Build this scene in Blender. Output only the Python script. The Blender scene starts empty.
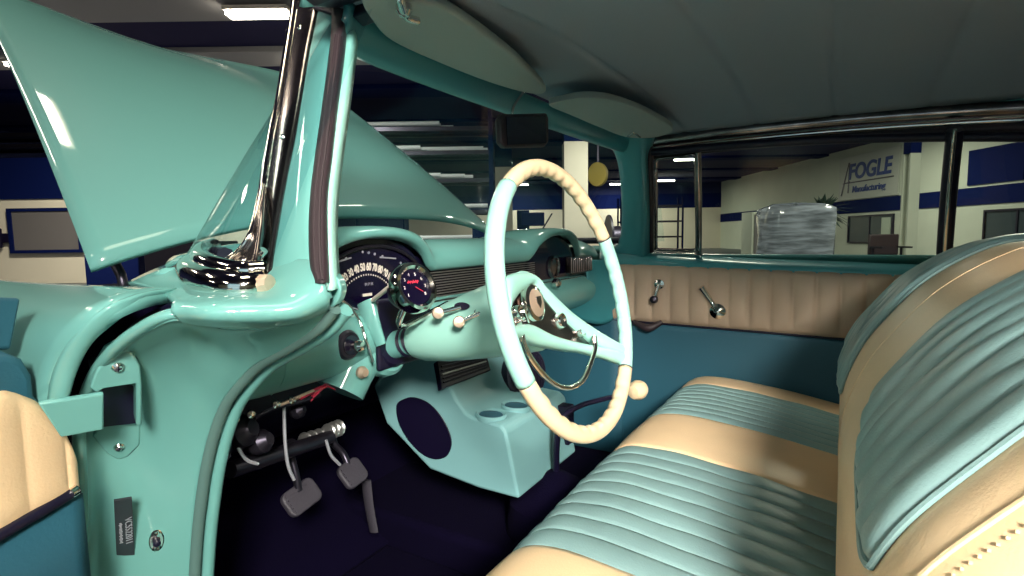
import bpy, bmesh, math, random
import numpy as np
from mathutils import Vector, Matrix
random.seed(4)
scn = bpy.context.scene
COL = scn.collection
# ------------------------------------------------------------------ camera
YAW, PIT, ROL = math.radians(30.8), math.radians(-5.35), math.radians(0.8)
CAM = np.array([-1.13, -.54, 1.07]); FPX = 555.0
_F = np.array([math.cos(YAW)*math.cos(PIT), math.sin(YAW)*math.cos(PIT), math.sin(PIT)])
_R0 = np.cross(_F, [0, 0, 1]); _R0 /= np.linalg.norm(_R0); _U0 = np.cross(_R0, _F)
_R = _R0*math.cos(ROL) - _U0*math.sin(ROL); _U = _U0*math.cos(ROL) + _R0*math.sin(ROL)
cd = bpy.data.cameras.new('camera'); cam = bpy.data.objects.new('camera', cd); COL.objects.link(cam)
cd.sensor_width = 36; cd.lens = 36*FPX/1024; cd.clip_start = .02; cd.clip_end = 200
cam.matrix_world = Matrix(((_R[0], _U[0], -_F[0], CAM[0]), (_R[1], _U[1], -_F[1], CAM[1]), (_R[2], _U[2], -_F[2], CAM[2]), (0, 0, 0, 1)))
scn.camera = cam
scn.view_settings.view_transform = 'Standard'; scn.view_settings.look = 'None'
scn.view_settings.gamma = 1; scn.view_settings.use_curve_mapping = False
scn.view_settings.exposure = 0.0
# ------------------------------------------------------------------ world, unseen key lamp and two added fill lights
w = bpy.data.worlds.new('world'); scn.world = w; w.use_nodes = True
w.node_tree.nodes['Background'].inputs[0].default_value = (.05, .12, .30, 1)
w.node_tree.nodes['Background'].inputs[1].default_value = 0.3

def area(name, loc, target, size, power, color=(1, .93, .78), size_y=None):
    l = bpy.data.lights.new(name, 'AREA'); l.energy = power; l.size = size; l.color = color
    if size_y: l.shape = 'RECTANGLE'; l.size_y = size_y
    o = bpy.data.objects.new(name, l); COL.objects.link(o); o.location = loc
    o.rotation_euler = (Vector(target)-Vector(loc)).to_track_quat('-Z', 'Y').to_euler()
    return o
area('key_lamp', (-2.15, -1.62, 1.98), (.05, -.40, .62), .45, 39, (1, .95, .83)).data.spread = math.radians(80)
area('added_fill', (-3.4, -.7, 1.3), (-.6, .0, .85), 2.0, 9, (.50, .85, 1))  # added bluish fill that lifts the hinge pillar side
area('added_hood_fill', (-.95, -.2, 4.2), (-.6, .9, 1.1), 1.0, 27, (1, .96, .72))  # added light above the roof to brighten the hood
# ------------------------------------------------------------------ materials
def mat(name, col, rough=.5, metal=0, coat=0, emit=0, bump=0, bscale=80, spec=.5, var=0, vscale=6):
    m = bpy.data.materials.new(name); m.use_nodes = True; nt = m.node_tree; b = nt.nodes['Principled BSDF']
    b.inputs['Base Color'].default_value = (*col, 1); b.inputs['Roughness'].default_value = rough
    b.inputs['Metallic'].default_value = metal; b.inputs['Coat Weight'].default_value = coat
    b.inputs['Coat Roughness'].default_value = .04; b.inputs['Specular IOR Level'].default_value = spec
    if emit:
        b.inputs['Emission Color'].default_value = (*col, 1); b.inputs['Emission Strength'].default_value = emit
    tc = nt.nodes.new('ShaderNodeTexCoord')
    if var:
        n = nt.nodes.new('ShaderNodeTexNoise'); n.inputs['Scale'].default_value = vscale; n.inputs['Detail'].default_value = 4
        nt.links.new(tc.outputs['Object'], n.inputs['Vector'])
        r = nt.nodes.new('ShaderNodeValToRGB')
        r.color_ramp.elements[0].position = .35; r.color_ramp.elements[1].position = .65
        r.color_ramp.elements[0].color = (*[c*(1-var) for c in col], 1); r.color_ramp.elements[1].color = (*[min(1, c*(1+var)) for c in col], 1)
        nt.links.new(n.outputs['Fac'], r.inputs['Fac']); nt.links.new(r.outputs['Color'], b.inputs['Base Color'])
    if bump:
        n = nt.nodes.new('ShaderNodeTexNoise'); n.inputs['Scale'].default_value = bscale; n.inputs['Detail'].default_value = 3
        nt.links.new(tc.outputs['Object'], n.inputs['Vector'])
        bp = nt.nodes.new('ShaderNodeBump'); bp.inputs['Strength'].default_value = bump; bp.inputs['Distance'].default_value = .002
        nt.links.new(n.outputs['Fac'], bp.inputs['Height']); nt.links.new(bp.outputs['Normal'], b.inputs['Normal'])
    return m
MINT = mat('mint_paint', (.145, .375, .355), .5, coat=.8, spec=.25)
WHEELMINT = mat('mint_plastic', (.37, .72, .64), .35, coat=.4)
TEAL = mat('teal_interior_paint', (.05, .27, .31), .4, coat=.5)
CONSOLE = mat('console_paint', (.22, .45, .48), .45, coat=.3)
VTEAL = mat('teal_vinyl', (.20, .325, .335), .42, bump=.25, bscale=300, var=.06, vscale=9)
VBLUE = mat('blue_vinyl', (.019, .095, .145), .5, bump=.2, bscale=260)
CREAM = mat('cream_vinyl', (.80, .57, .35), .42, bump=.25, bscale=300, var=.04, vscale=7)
SHADECREAM = mat('shaded_cream_vinyl', (.46, .34, .25), .5, bump=.25, bscale=300, var=.04)  # cream darkened to carry the shade on the passenger door
PLCREAM = mat('cream_plastic', (.86, .65, .42), .3, coat=.3)
CHROME = mat('chrome', (.78, .74, .70), .09, metal=1)
DCHROME = mat('worn_chrome', (.32, .27, .27), .2, metal=1, var=.35, vscale=14)
GOLD = mat('brass_emblem', (.75, .55, .42), .35, metal=.7, bump=.6, bscale=120)
BLACK = mat('black_plastic', (.004, .002, .018), .45)
DIAL = mat('black_dial', (.004, .002, .018), .25, coat=.5)
RUBBER = mat('dark_rubber', (.035, .022, .028), .5)
GREYRUB = mat('grey_green_rubber', (.09, .17, .16), .6)
CARPET = mat('dark_carpet', (.002, .0007, .012), .95, bump=.8, bscale=400, spec=.1)
PEDAL = mat('ribbed_pedal_rubber', (.045, .04, .055), .55, bump=.6, bscale=200)
STEEL = mat('dark_steel', (.05, .045, .065), .35, metal=.8)
HEAD = mat('grey_headliner', (.25, .30, .36), .85, bump=.25, bscale=500)
VISOR = mat('grey_visor_vinyl', (.33, .38, .37), .7, bump=.2, bscale=400)
WHITE = mat('white_marks', (.75, .68, .6), .5)
RED = mat('red_marks', (.6, .03, .06), .5)
SILVER = mat('silver_print', (.42, .42, .48), .4, metal=.4)
PLATE = mat('grey_plate', (.075, .075, .09), .35, metal=.7)
GRILLE = mat('chrome_bars', (.62, .62, .62), .3, metal=.9)

def glass_mat(name, tint, refl=1.0):
    m = bpy.data.materials.new(name); m.use_nodes = True; nt = m.node_tree
    for n in list(nt.nodes): nt.nodes.remove(n)
    o = nt.nodes.new('ShaderNodeOutputMaterial'); t = nt.nodes.new('ShaderNodeBsdfTransparent'); g = nt.nodes.new('ShaderNodeBsdfGlossy')
    lw = nt.nodes.new('ShaderNodeLayerWeight'); lw.inputs[0].default_value = .5; pw = nt.nodes.new('ShaderNodeMath'); pw.operation = 'POWER'; pw.inputs[1].default_value = 4.5; nt.links.new(lw.outputs['Facing'], pw.inputs[0]); fr = nt.nodes.new('ShaderNodeMath'); fr.operation = 'MULTIPLY_ADD'; fr.inputs[1].default_value = .9; fr.inputs[2].default_value = .025; nt.links.new(pw.outputs[0], fr.inputs[0]); mx = nt.nodes.new('ShaderNodeMixShader')
    t.inputs[0].default_value = (*tint, 1); g.inputs[0].default_value = (refl, refl, refl, 1); g.inputs['Roughness'].default_value = .02
    nt.links.new(fr.outputs[0], mx.inputs[0]); nt.links.new(t.outputs[0], mx.inputs[1]); nt.links.new(g.outputs[0], mx.inputs[2])
    nt.links.new(mx.outputs[0], o.inputs[0]); return m
GLASS = glass_mat('tinted_glass', (.80, .90, .92), .7)
SIDEGLASS = glass_mat('side_glass', (.78, .88, .84), .8)
FILM = glass_mat('stretch_film', (.55, .6, .62), .9)

# ------------------------------------------------------------------ helpers
def P(px, py, ax, v):
    d = _F*FPX + _R*(px-512) + _U*(288-py); i = 'xyz'.index(ax)
    return CAM + d*((v-CAM[i])/d[i])
def PN(px, py, p0, n):
    d = _F*FPX + _R*(px-512) + _U*(288-py)
    return CAM + d*(np.dot(np.array(p0)-CAM, n)/np.dot(d, n))
SIDE_N = np.array([1, 0, -.47])                       # the driver's side leans inward above the belt
def PS(px, py, off=0.0):
    return PN(px, py, (-.75+off, 0, 1.0), SIDE_N)
def PP(px, py, off=0.0):
    return PN(px, py, (.75-off, 0, 1.0), np.array([1, 0, .47]))

def finish(name, me, m, parent=None, smooth=True, thick=0, bevel=0, subsurf=0, off=-1):
    o = bpy.data.objects.new(name, me); COL.objects.link(o)
    if m is not None: me.materials.append(m)
    if parent is not None: o.parent = parent
    if smooth:
        for p in me.polygons: p.use_smooth = True
    if thick:
        s = o.modifiers.new('solid', 'SOLIDIFY'); s.thickness = thick; s.offset = off
    if bevel:
        b = o.modifiers.new('bevel', 'BEVEL'); b.width = bevel; b.segments = 3; b.limit_method = 'ANGLE'; b.angle_limit = math.radians(35)
        b.harden_normals = False
    if subsurf:
        s = o.modifiers.new('sub', 'SUBSURF'); s.levels = subsurf; s.render_levels = subsurf
    return o
def mesh(name, vs, fs):
    me = bpy.data.meshes.new(name); me.from_pydata([tuple(float(c) for c in v) for v in vs], [], fs); me.validate(); me.update()
    bm = bmesh.new(); bm.from_mesh(me); bmesh.ops.recalc_face_normals(bm, faces=bm.faces); bm.to_mesh(me); bm.free()
    return me
def sharp(o, deg=38):
    me = o.data; bm = bmesh.new(); bm.from_mesh(me)
    for e in bm.edges:
        if len(e.link_faces) == 2 and e.calc_face_angle(0) > math.radians(deg): e.smooth = False
    bm.to_mesh(me); bm.free(); return o
def cr(pts, n):
    pts = [np.array(p, float) for p in pts]
    if len(pts) == 2: return [pts[0]+(pts[1]-pts[0])*i/(n-1) for i in range(n)]
    out = []; k = len(pts)-1
    for i in range(n):
        t = i/(n-1)*k; j = min(int(t), k-1); u = t-j
        p1, p2 = pts[j], pts[j+1]; p0 = pts[j-1] if j > 0 else 2*p1-p2; p3 = pts[j+2] if j+2 <= k else 2*p2-p1
        out.append(.5*((2*p1)+(-p0+p2)*u+(2*p0-5*p1+4*p2-p3)*u*u+(-p0+3*p1-3*p2+p3)*u**3))
    return out
def surf(name, rungs, nu, nv, m, parent, thick=.004, fn=None, off=0, bevel=0, smooth=True):
    A = [cr(r, nv) for r in rungs]; G = list(zip(*A)); G = [cr(list(g), nu) for g in G]     # nv x nu
    vs = [p if fn is None else fn(p, j/(nv-1), i/(nu-1)) for j, row in enumerate(G) for i, p in enumerate(row)]
    fs = [(j*nu+i, j*nu+i+1, (j+1)*nu+i+1, (j+1)*nu+i) for j in range(nv-1) for i in range(nu-1)]
    return finish(name, mesh(name, vs, fs), m, parent, smooth, thick, bevel, 0, off)
def frames(path):
    T = []; n = len(path)
    for i in range(n):
        t = path[min(i+1, n-1)]-path[max(i-1, 0)]; T.append(t/(np.linalg.norm(t)+1e-12))
    a = np.array([0, 0, 1.]) if abs(T[0][2]) < .9 else np.array([1., 0, 0])
    N = np.cross(T[0], a); N /= np.linalg.norm(N); out = []
    for t in T:
        N = N-t*np.dot(N, t); N /= np.linalg.norm(N); out.append((N, np.cross(t, N)))
    return out
def tube_data(path, r, seg=12, flat=1.0, closed=False, n=None, smooth=True):
    path = cr(path, n) if n else [np.array(p, float) for p in path]
    fr = frames(path); vs = []; fs = []; k = len(path)
    rr = r if hasattr(r, '__len__') else [r]*k
    if len(rr) != k: rr = list(np.interp(np.linspace(0, 1, k), np.linspace(0, 1, len(rr)), rr))
    for i, p in enumerate(path):
        N, B = fr[i]
        for s in range(seg):
            a = 2*math.pi*s/seg; vs.append(p+rr[i]*(math.cos(a)*N+flat*math.sin(a)*B))
    for i in range(k-1):
        for s in range(seg): fs.append((i*seg+s, i*seg+(s+1) % seg, (i+1)*seg+(s+1) % seg, (i+1)*seg+s))
    fs.append(tuple(range(seg-1, -1, -1))); fs.append(tuple((k-1)*seg+s for s in range(seg)))
    return vs, fs
def tube(name, path, r, m, parent, seg=12, flat=1.0, n=None):
    vs, fs = tube_data(path, r, seg, flat, n=n); return sharp(finish(name, mesh(name, vs, fs), m, parent), 50)
def basis(ax):
    ax = np.array(ax, float); ax /= np.linalg.norm(ax)
    a = np.array([0, 0, 1.]) if abs(ax[2]) < .9 else np.array([0, 1., 0])
    u = np.cross(a, ax); u /= np.linalg.norm(u); return u, np.cross(ax, u), ax
def lathe_data(prof, o, ax, seg=32, sx=1.0, sy=1.0):
    """prof: list of (radius, distance along ax)"""
    u, v, ax = basis(ax); o = np.array(o, float); vs = []; fs = []
    for r, h in prof:
        for s in range(seg):
            a = 2*math.pi*s/seg; vs.append(o+ax*h+r*(sx*math.cos(a)*u+sy*math.sin(a)*v))
    for i in range(len(prof)-1):
        for s in range(seg): fs.append((i*seg+s, i*seg+(s+1) % seg, (i+1)*seg+(s+1) % seg, (i+1)*seg+s))
    if prof[0][0] > 0: fs.append(tuple(range(seg-1, -1, -1)))
    if prof[-1][0] > 0: fs.append(tuple((len(prof)-1)*seg+s for s in range(seg)))
    return vs, fs
def lathe(name, prof, o, ax, m, parent, seg=32, sx=1.0, sy=1.0):
    vs, fs = lathe_data([(max(r, 1e-5), h) for r, h in prof], o, ax, seg, sx, sy)
    return sharp(finish(name, mesh(name, vs, fs), m, parent), 30)
def merge(*ds):
    vs = []; fs = []
    for v, f in ds:
        b = len(vs); vs += list(v); fs += [tuple(i+b for i in q) for q in f]
    return vs, fs
def box_data(c, s, rz=0, M=None):
    c = np.array(c, float); vs = []
    for dx in (-.5, .5):
        for dy in (-.5, .5):
            for dz in (-.5, .5):
                p = np.array([dx*s[0], dy*s[1], dz*s[2]])
                if M is not None: p = M @ p
                elif rz: p = np.array([p[0]*math.cos(rz)-p[1]*math.sin(rz), p[0]*math.sin(rz)+p[1]*math.cos(rz), p[2]])
                vs.append(c+p)
    return vs, [(0, 1, 3, 2), (4, 6, 7, 5), (0, 4, 5, 1), (2, 3, 7, 6), (0, 2, 6, 4), (1, 5, 7, 3)]
def make(name, data, m, parent=None, bevel=0, smooth=False, sh=35):
    o = finish(name, mesh(name, *data), m, parent, smooth or bevel > 0, 0, bevel)
    if smooth: sharp(o, sh)
    elif bevel: sharp(o, 35)
    return o
def prism_data(poly, vec):
    n = len(poly); vec = np.array(vec, float); a = [np.array(p, float) for p in poly]
    vs = a+[p+vec for p in a]; fs = [tuple(range(n)), tuple(range(2*n-1, n-1, -1))]
    fs += [(i, (i+1) % n, n+(i+1) % n, n+i) for i in range(n)]; return vs, fs
def prism(name, poly, vec, m, parent, bevel=0, sm=0):
    if sm: poly = closed_cr(poly, sm)
    return make(name, prism_data(poly, vec), m, parent, bevel)
def closed_cr(pts, n):
    pts = [np.array(p, float) for p in pts]; k = len(pts); out = []
    for i in range(n):
        t = i/n*k; j = int(t) % k; u = t-int(t)
        p0, p1, p2, p3 = pts[j-1], pts[j], pts[(j+1) % k], pts[(j+2) % k]
        out.append(.5*((2*p1)+(-p0+p2)*u+(2*p0-5*p1+4*p2-p3)*u*u+(-p0+3*p1-3*p2+p3)*u**3))
    return out
def rrect(cx, cy, w_, h_, r, k=5):
    out = []
    for (sx, sy, a0) in ((1, 1, 0), (-1, 1, 90), (-1, -1, 180), (1, -1, 270)):
        for i in range(k+1):
            a = math.radians(a0+90*i/k); out.append((cx+sx*(w_/2-r)+r*math.cos(a), cy+sy*(h_/2-r)+r*math.sin(a)))
    return out
def text_mesh(name, s, size, origin, xdir, ydir, m, parent, depth=.0004, shear=0, align='CENTER', bold=0, xs=1):
    c = bpy.data.curves.new(name, 'FONT'); c.body = s; c.size = size; c.extrude = depth; c.align_x = align; c.align_y = 'CENTER'; c.shear = shear; c.offset = bold
    t = bpy.data.objects.new('tmp', c); COL.objects.link(t)
    me = bpy.data.meshes.new_from_object(t.evaluated_get(bpy.context.evaluated_depsgraph_get()))
    bpy.data.objects.remove(t)
    x = np.array(xdir, float); x /= np.linalg.norm(x); y = np.array(ydir, float); y -= x*np.dot(x, y); y /= np.linalg.norm(y); z = np.cross(x, y)
    M = Matrix(((x[0], y[0], z[0], origin[0]), (x[1], y[1], z[1], origin[1]), (x[2], y[2], z[2], origin[2]), (0, 0, 0, 1)))
    me.transform(Matrix.Diagonal((xs, 1, 1, 1))); me.transform(M); me.materials.clear()
    return finish(name, me, m, parent, smooth=False)
def empty(name, loc=(0, 0, 0), rz=0, label=None, cat=None, group=None):
    o = bpy.data.objects.new(name, None); COL.objects.link(o); o.location = loc; o.rotation_euler = (0, 0, rz)
    o.empty_display_size = .1; return tag(o, label, cat, group)
def tag(o, label=None, cat=None, group=None, kind=None):
    if label: o['label'] = label
    if cat: o['category'] = cat
    if group: o['group'] = group
    if kind: o['kind'] = kind
    return o

# ================================================================== THE WORKSHOP HALL (axes: u right, d away, h up)
RZ = YAW-math.pi/2
UH = np.array([math.sin(YAW), -math.cos(YAW), 0]); DH = np.array([math.cos(YAW), math.sin(YAW), 0]); C0 = np.array([CAM[0], CAM[1], 0])
def S(u, d, h=0): return C0+UH*u+DH*d+np.array([0, 0, h])
def sbox(u0, u1, d0, d1, h0, h1): return box_data(S((u0+u1)/2, (d0+d1)/2, (h0+h1)/2), (u1-u0, d1-d0, h1-h0), RZ)
FLOORM = mat('concrete_floor', (.05, .06, .08), .4, var=.2, vscale=.6)
WALLW = mat('painted_white_wall', (.80, .74, .60), .8, var=.04, vscale=.7)
WALLG = mat('pale_green_wall', (.56, .60, .50), .8, var=.04, vscale=.7)
NAVY = mat('navy_wall_paint', (.002, .008, .07), .8, spec=.1)
DARKW = mat('dark_wall', (.006, .012, .07), .9)
CEILM = mat('dark_ceiling_deck', (.008, .005, .07), .9)
BEAMM = mat('grey_ceiling_beam', (.42, .40, .40), .7)
TUBE = mat('lamp_diffuser', (1, .93, .76), .5, emit=26)
WINM = mat('office_window_glass', (.05, .07, .08), .2)
GREYW = mat('blank_grey_panel', (.16, .15, .15), .5)
U0, U1, D0, D1, HC = -16, 15, -9, 40, 4.7
tag(make('floor', sbox(U0-.3, U1+.3, D0-.3, D1+.3, -.2, 0), FLOORM), kind='structure')
tag(make('ceiling', sbox(U0-.3, U1+.3, D0-.3, D1+.3, HC, HC+.2), CEILM), kind='structure')
tag(make('wall_left', sbox(U0-.3, U0, D0, D1, 0, HC), DARKW), kind='structure')
tag(make('wall_back', sbox(U0, U1, D0-.3, D0, 0, HC), WALLG), kind='structure')
fw = tag(make('wall_front', sbox(U0, U1, D1, D1+.3, 0, HC), DARKW), kind='structure')
make('white_wall_section', sbox(U0, U1, D1-.05, D1+.01, 0, 2.9), WALLW, fw); make('navy_wall_section', sbox(U0, U1, D1-.05, D1+.01, 2.9, 3.9), NAVY, fw)
rw = tag(make('wall_right', sbox(U1, U1+.3, D0, D1, 0, HC), WALLG), kind='structure')
make('navy_stripe', sbox(U1-.04, U1+.01, 15.6, D1-.06, 1.86, 2.42), NAVY, rw)
make('navy_panel', sbox(U1-.05, U1+.01, 16.4, 18.4, 2.5, 3.62), NAVY, rw)
def swindow(name, d0, d1, h0, h1, u=U1):
    o = tag(make(name, sbox(u-.03, u+.02, d0, d1, h0, h1), WINM), kind='structure')
    f = merge(sbox(u-.08, u, d0-.06, d0, h0-.06, h1+.06), sbox(u-.08, u, d1, d1+.06, h0-.06, h1+.06), sbox(u-.08, u, d0, d1, h0-.06, h0), sbox(u-.08, u, d0, d1, h1, h1+.06), sbox(u-.06, u, (d0+d1)/2-.03, (d0+d1)/2+.03, h0, h1))
    make('window_frame', f, BLACK, o); return o
swindow('window_1', 21.9, 24.7, .62, 1.68)
swindow('window_2', 15.4, 17.6, .62, 1.62)
PALEPANE = mat('pale_office_pane', (.45, .52, .42), .6)  # plain pale green colour for the blind
make('pale_blind', sbox(U1-.075, U1-.035, 22.0, 22.5, .66, 1.6), PALEPANE, bpy.data.objects['window_1'])
# office block at the left
ob = tag(make('wall_office', sbox(U0, -6.6, 14.6, 15.0, 0, 2.2), WALLW), kind='structure')
make('navy_wall_section', sbox(U0, -6.6, 14.55, 15.0, 2.2, 3.25), NAVY, ob)
o = tag(make('window_3', sbox(-12.95, -11.25, 14.52, 14.6, .88, 1.88), GREYW), kind='structure')
make('window_frame', merge(sbox(-13.05, -12.95, 14.48, 14.6, .8, 1.96), sbox(-11.25, -11.15, 14.48, 14.6, .8, 1.96), sbox(-12.95, -11.25, 14.48, 14.6, .8, .88), sbox(-12.95, -11.25, 14.48, 14.6, 1.88, 1.96)), NAVY, o)
# ceiling beams
for k, (d, hh) in enumerate(((6.9, .3), (8.9, .3), (11.3, .35), (14, .3), (18, .3), (22, .3), (27, .3), (32, .3), (37, .3))):
    bmo = tag(make('trim_%d' % (k+1), sbox(U0, U1, d-.45, d+.45, HC-.1, HC), BEAMM if d < 13 else NAVY), kind='structure')
# ---- ceiling lights
def ceiling_light(u, d, label, power=70, ln=1.15, group=None, rot=False, turn=0, wd=.11):
    lw, ll = (ln/2, wd) if not rot else (wd, ln/2)
    h = HC-.22
    e = empty('ceiling_light', tuple(S(u, d, h)), RZ+turn, label, 'ceiling light', group)
    a = make('housing', box_data((0, 0, .04), (2*lw+.06, 2*ll+.06, .06)), WHITE, e)
    b = make('diffuser', box_data((0, 0, -.02), (2*lw, 2*ll, .06)), TUBE, e)
    for q in (-.4, .4):
        make('hanger_rod', box_data(((q*lw*2 if not rot else 0), (q*ll*2 if rot else 0), .145), (.015, .015, .15)), STEEL, e)
    l = bpy.data.lights.new('ceiling_lamp', 'AREA'); l.shape = 'RECTANGLE'; l.size = 2*lw; l.size_y = 2*ll; l.energy = power; l.color = (1, .93, .76)
    lo = bpy.data.objects.new('ceiling_lamp', l); COL.objects.link(lo); lo.parent = e; lo.location = (0, 0, -.06)
    return e
ceiling_light(-3.78, 8.75, 'fluorescent ceiling light just left of the near windshield pillar, above the raised hood', 70, .9)
ceiling_light(-3.95, 11.6, 'added ceiling light hidden behind the near windshield pillar, lighting the tube rack', 190, .9, rot=True, wd=.05)  # added out of sight to brighten the metal tubes on the rack
for u, d, lab in ((8.15, 26, 'fluorescent ceiling light at the top of the small front quarter window, beside its divider'), (9.9, 36, 'fluorescent ceiling light low in the small front quarter window, left of the brighter one'),
                  (7.3, 39-1, 'distant ceiling light seen just left of the far windshield pillar'), (.6, 37.5, 'distant ceiling light seen inside the top of the steering wheel rim')):
    ceiling_light(u, d, lab, 160)
for k, (u, d) in enumerate(((-9, 11), (9, 10), (12, 19), (5.6, 6.5), (3, 15), (-9, 21), (-8, 29))):
    ceiling_light(u, d, 'fluorescent ceiling light of the far hall, %s of seven out of the picture' % ('nearest left', 'nearest right', 'middle right', 'nearest middle', 'middle', 'rear middle', 'farthest left')[k], 190 if k else 420, group='ceiling lights out of the picture')
for k, (u, d) in enumerate(((-5, 1.5), (-4.5, -3.5), (3, -4.5), (-10, -2), (1, 3.4))):
    ceiling_light(u, d, 'fluorescent ceiling light %s, out of the picture' % ('left of the car', 'behind the open door', 'behind the car boot', 'far left of the car', 'over the car roof')[k], 18, 1.5, group='ceiling lights out of the picture', rot=True)
_h = np.array([-.56, 2.09, 0])-C0
ceiling_light(float(_h @ UH), float(_h @ DH), 'fluorescent ceiling light over the hood, mirrored as the white patch on the paint', 5, .52, rot=True, turn=math.radians(29), wd=.075)
_h = np.array([-.33, 9.2, 0])-C0
ceiling_light(float(_h @ UH), float(_h @ DH), 'fluorescent ceiling light ahead of the car, mirrored in the curved windshield corner', 12, .9, rot=True)
# ---- sign
sg = empty('wall_sign', tuple(S(U1-.04, 23.6, 2.45)), RZ, 'white sign board reading FOGLE on the far white wall above the navy stripe', 'sign')
SIGNM = mat('sign_board', (.46, .48, .43), .5); SIGNBLUE = mat('sign_blue', (.02, .05, .22), .5)
make('board', box_data((0, 0, .95), (.06, 3.9, 1.9)), SIGNM, sg)
# local axes: x = u, y = d ; reader stands at smaller u, text runs toward smaller d
def stext(n, s, size, y, z, m, shear=0, bold=0):
    return text_mesh(n, s, size, (-.045, y, z), (0, -1, 0), (0, 0, 1), m, sg, .01, shear, bold=bold)
stext('lettering', 'FOGLE', .92, -.15, 1.17, SIGNBLUE, .12, .025)
stext('lettering', 'Manufacturing', .38, -.15, .42, SIGNBLUE, .15, .008)
make('underline', box_data((-.045, -.1, .74), (.02, 3.2, .05)), STEEL, sg)
make('emblem', merge(prism_data([(-.04, 1.75, .2), (-.04, 1.68, .2), (-.04, 1.18, 1.62), (-.04, 1.24, 1.62)], (-.015, 0, 0)), prism_data([(-.04, 1.24, .3), (-.04, 1.18, .3), (-.04, 1.14, 1.62), (-.04, 1.2, 1.62)], (-.015, 0, 0)), prism_data([(-.04, 1.6, .7), (-.04, 1.6, .75), (-.04, 1.1, .8), (-.04, 1.1, .74)], (-.015, 0, 0))), STEEL, sg)
# ---- columns
def column(u, d, w_, label, top=3.0, m=WALLW):
    e = empty('steel_column', tuple(S(u, d)), RZ, label, 'column')
    h = merge(box_data((0, -w_*.45, top/2), (w_, .04, top)), box_data((0, w_*.45, top/2), (w_, .04, top)), box_data((0, 0, top/2), (.05, w_*.9, top)))
    if w_ > .45: h = box_data((0, 0, top/2), (w_, w_, top))
    make('shaft', h, m, e)
    make('painted_top', box_data((0, 0, (top+HC-.1)/2), (w_, w_, HC-.1-top)), NAVY, e)
    make('base_plate', box_data((0, 0, .02), (w_+.16, w_+.16, .04)), STEEL, e)
column(9.9, 13.9, .26, 'white column with navy top right of the sign', 2.95, WALLG)
column(-.25, 21, .62, 'white column behind the upper left of the steering wheel', 3.6)
column(2.0, 17.5, .72, 'wide white column right of the rear view mirror', 3.9)
# ---- racks of long stock
def rack(u, d, wd, label, levels, group=None):
    e = empty('storage_rack', tuple(S(u, d)), RZ, label, 'rack', group); H = min(levels[-1]+.5, 4.5)
    for sx in (-1, 1):
        for sy in (-.45, .45): make('upright', box_data((sx*wd/2, sy, H/2), (.09, .09, H)), NAVY, e)
    for z in levels:
        make('shelf', merge(box_data((0, -.45, z), (wd-.09, .06, .10)), box_data((0, .45, z), (wd-.09, .06, .10)), box_data((0, 0, z+.03), (wd-.09, .84, .02))), STEEL, e)
    return e
METAL = mat('stock_metal', (.75, .78, .82), .4)
rack(-2.7, 14.8, 4.4, 'tall rack of metal tube seen through the windshield left of the mirror', (.9, 1.7, 2.5, 3.2, 3.8))
rack(-14.0, 15.9, 3.6, 'dark rack seen at the left picture edge beyond the hood', (2.9, 3.3, 3.7, 4.0))
rack(8.2, 33, 3.6, 'far rack of parts seen through the front quarter window', (.9, 1.8, 2.7))
i = 0
for z in (.95, 1.75, 2.55, 3.25, 3.85):
    for k in range(3):
        i += 1; dd = 14.8-.3+k*.28; L = 1.6+.6*((i*7) % 5)
        uu = -2.7+(((i*5) % 7)-3)*.2; L = min(L, 2*(2.1-abs(uu+2.7)))
        tag(make('metal_tube', lathe_data([(.055, -L/2), (.055, L/2)], S(uu, dd, z+.06+.052), UH, 10), METAL, smooth=True), 'long bright metal tube, %s on the %s shelf of the tall rack' % (('front one', 'middle one', 'rear one')[k], {.95: 'lowest', 1.75: 'second', 2.55: 'third', 3.25: 'fourth', 3.85: 'top'}[z]), 'tube', 'metal tubes on the tall rack')
# ---- machines and odd things seen through the glass
def machine(u, d, wd, dp, h, label, m=NAVY):
    e = empty('workshop_machine', tuple(S(u, d)), RZ, label, 'machine')
    make('base', box_data((0, 0, h*.3), (wd, dp, h*.6)), m, e, .02)
    make('column', box_data((-wd*.25, dp*.1, h*.8), (wd*.3, dp*.4, h*.4)), m, e, .02)
    make('head', box_data((-wd*.02, -dp*.1, h*.86), (wd*.55, dp*.5, h*.2)), m, e, .02)
    make('handle', lathe_data([(.02, 0), (.02, .5)], (wd*.2, -dp*.3, h*.7), (.5, 0, .8), 8), STEEL, e)
    return e
machine(.6, 15, 1.1, .8, 1.75, 'dark blue drill press like machine behind the steering wheel top')
machine(-.6, 13.8, .9, .7, 1.35, 'low dark machine behind the left of the steering wheel')
machine(-7.1, 12.4, 1.6, .9, 1.75, 'dark machine under the raised hood left of the near pillar', STEEL)
machine(-8.9, 12.8, 1.2, .9, 1.45, 'blue machine below the left rear corner of the hood')
lc = empty('storage_locker', tuple(S(-4.9, 18.2)), RZ, 'long low navy locker seen in the gap under the raised hood', 'locker')
make('body', box_data((0, 0, .95), (3.0, .8, 1.9)), NAVY, lc, .01); make('door', box_data((-.75, -.42, .95), (1.4, .03, 1.7)), DARKW, lc); make('door', box_data((.75, -.42, .95), (1.4, .03, 1.7)), DARKW, lc)
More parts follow.
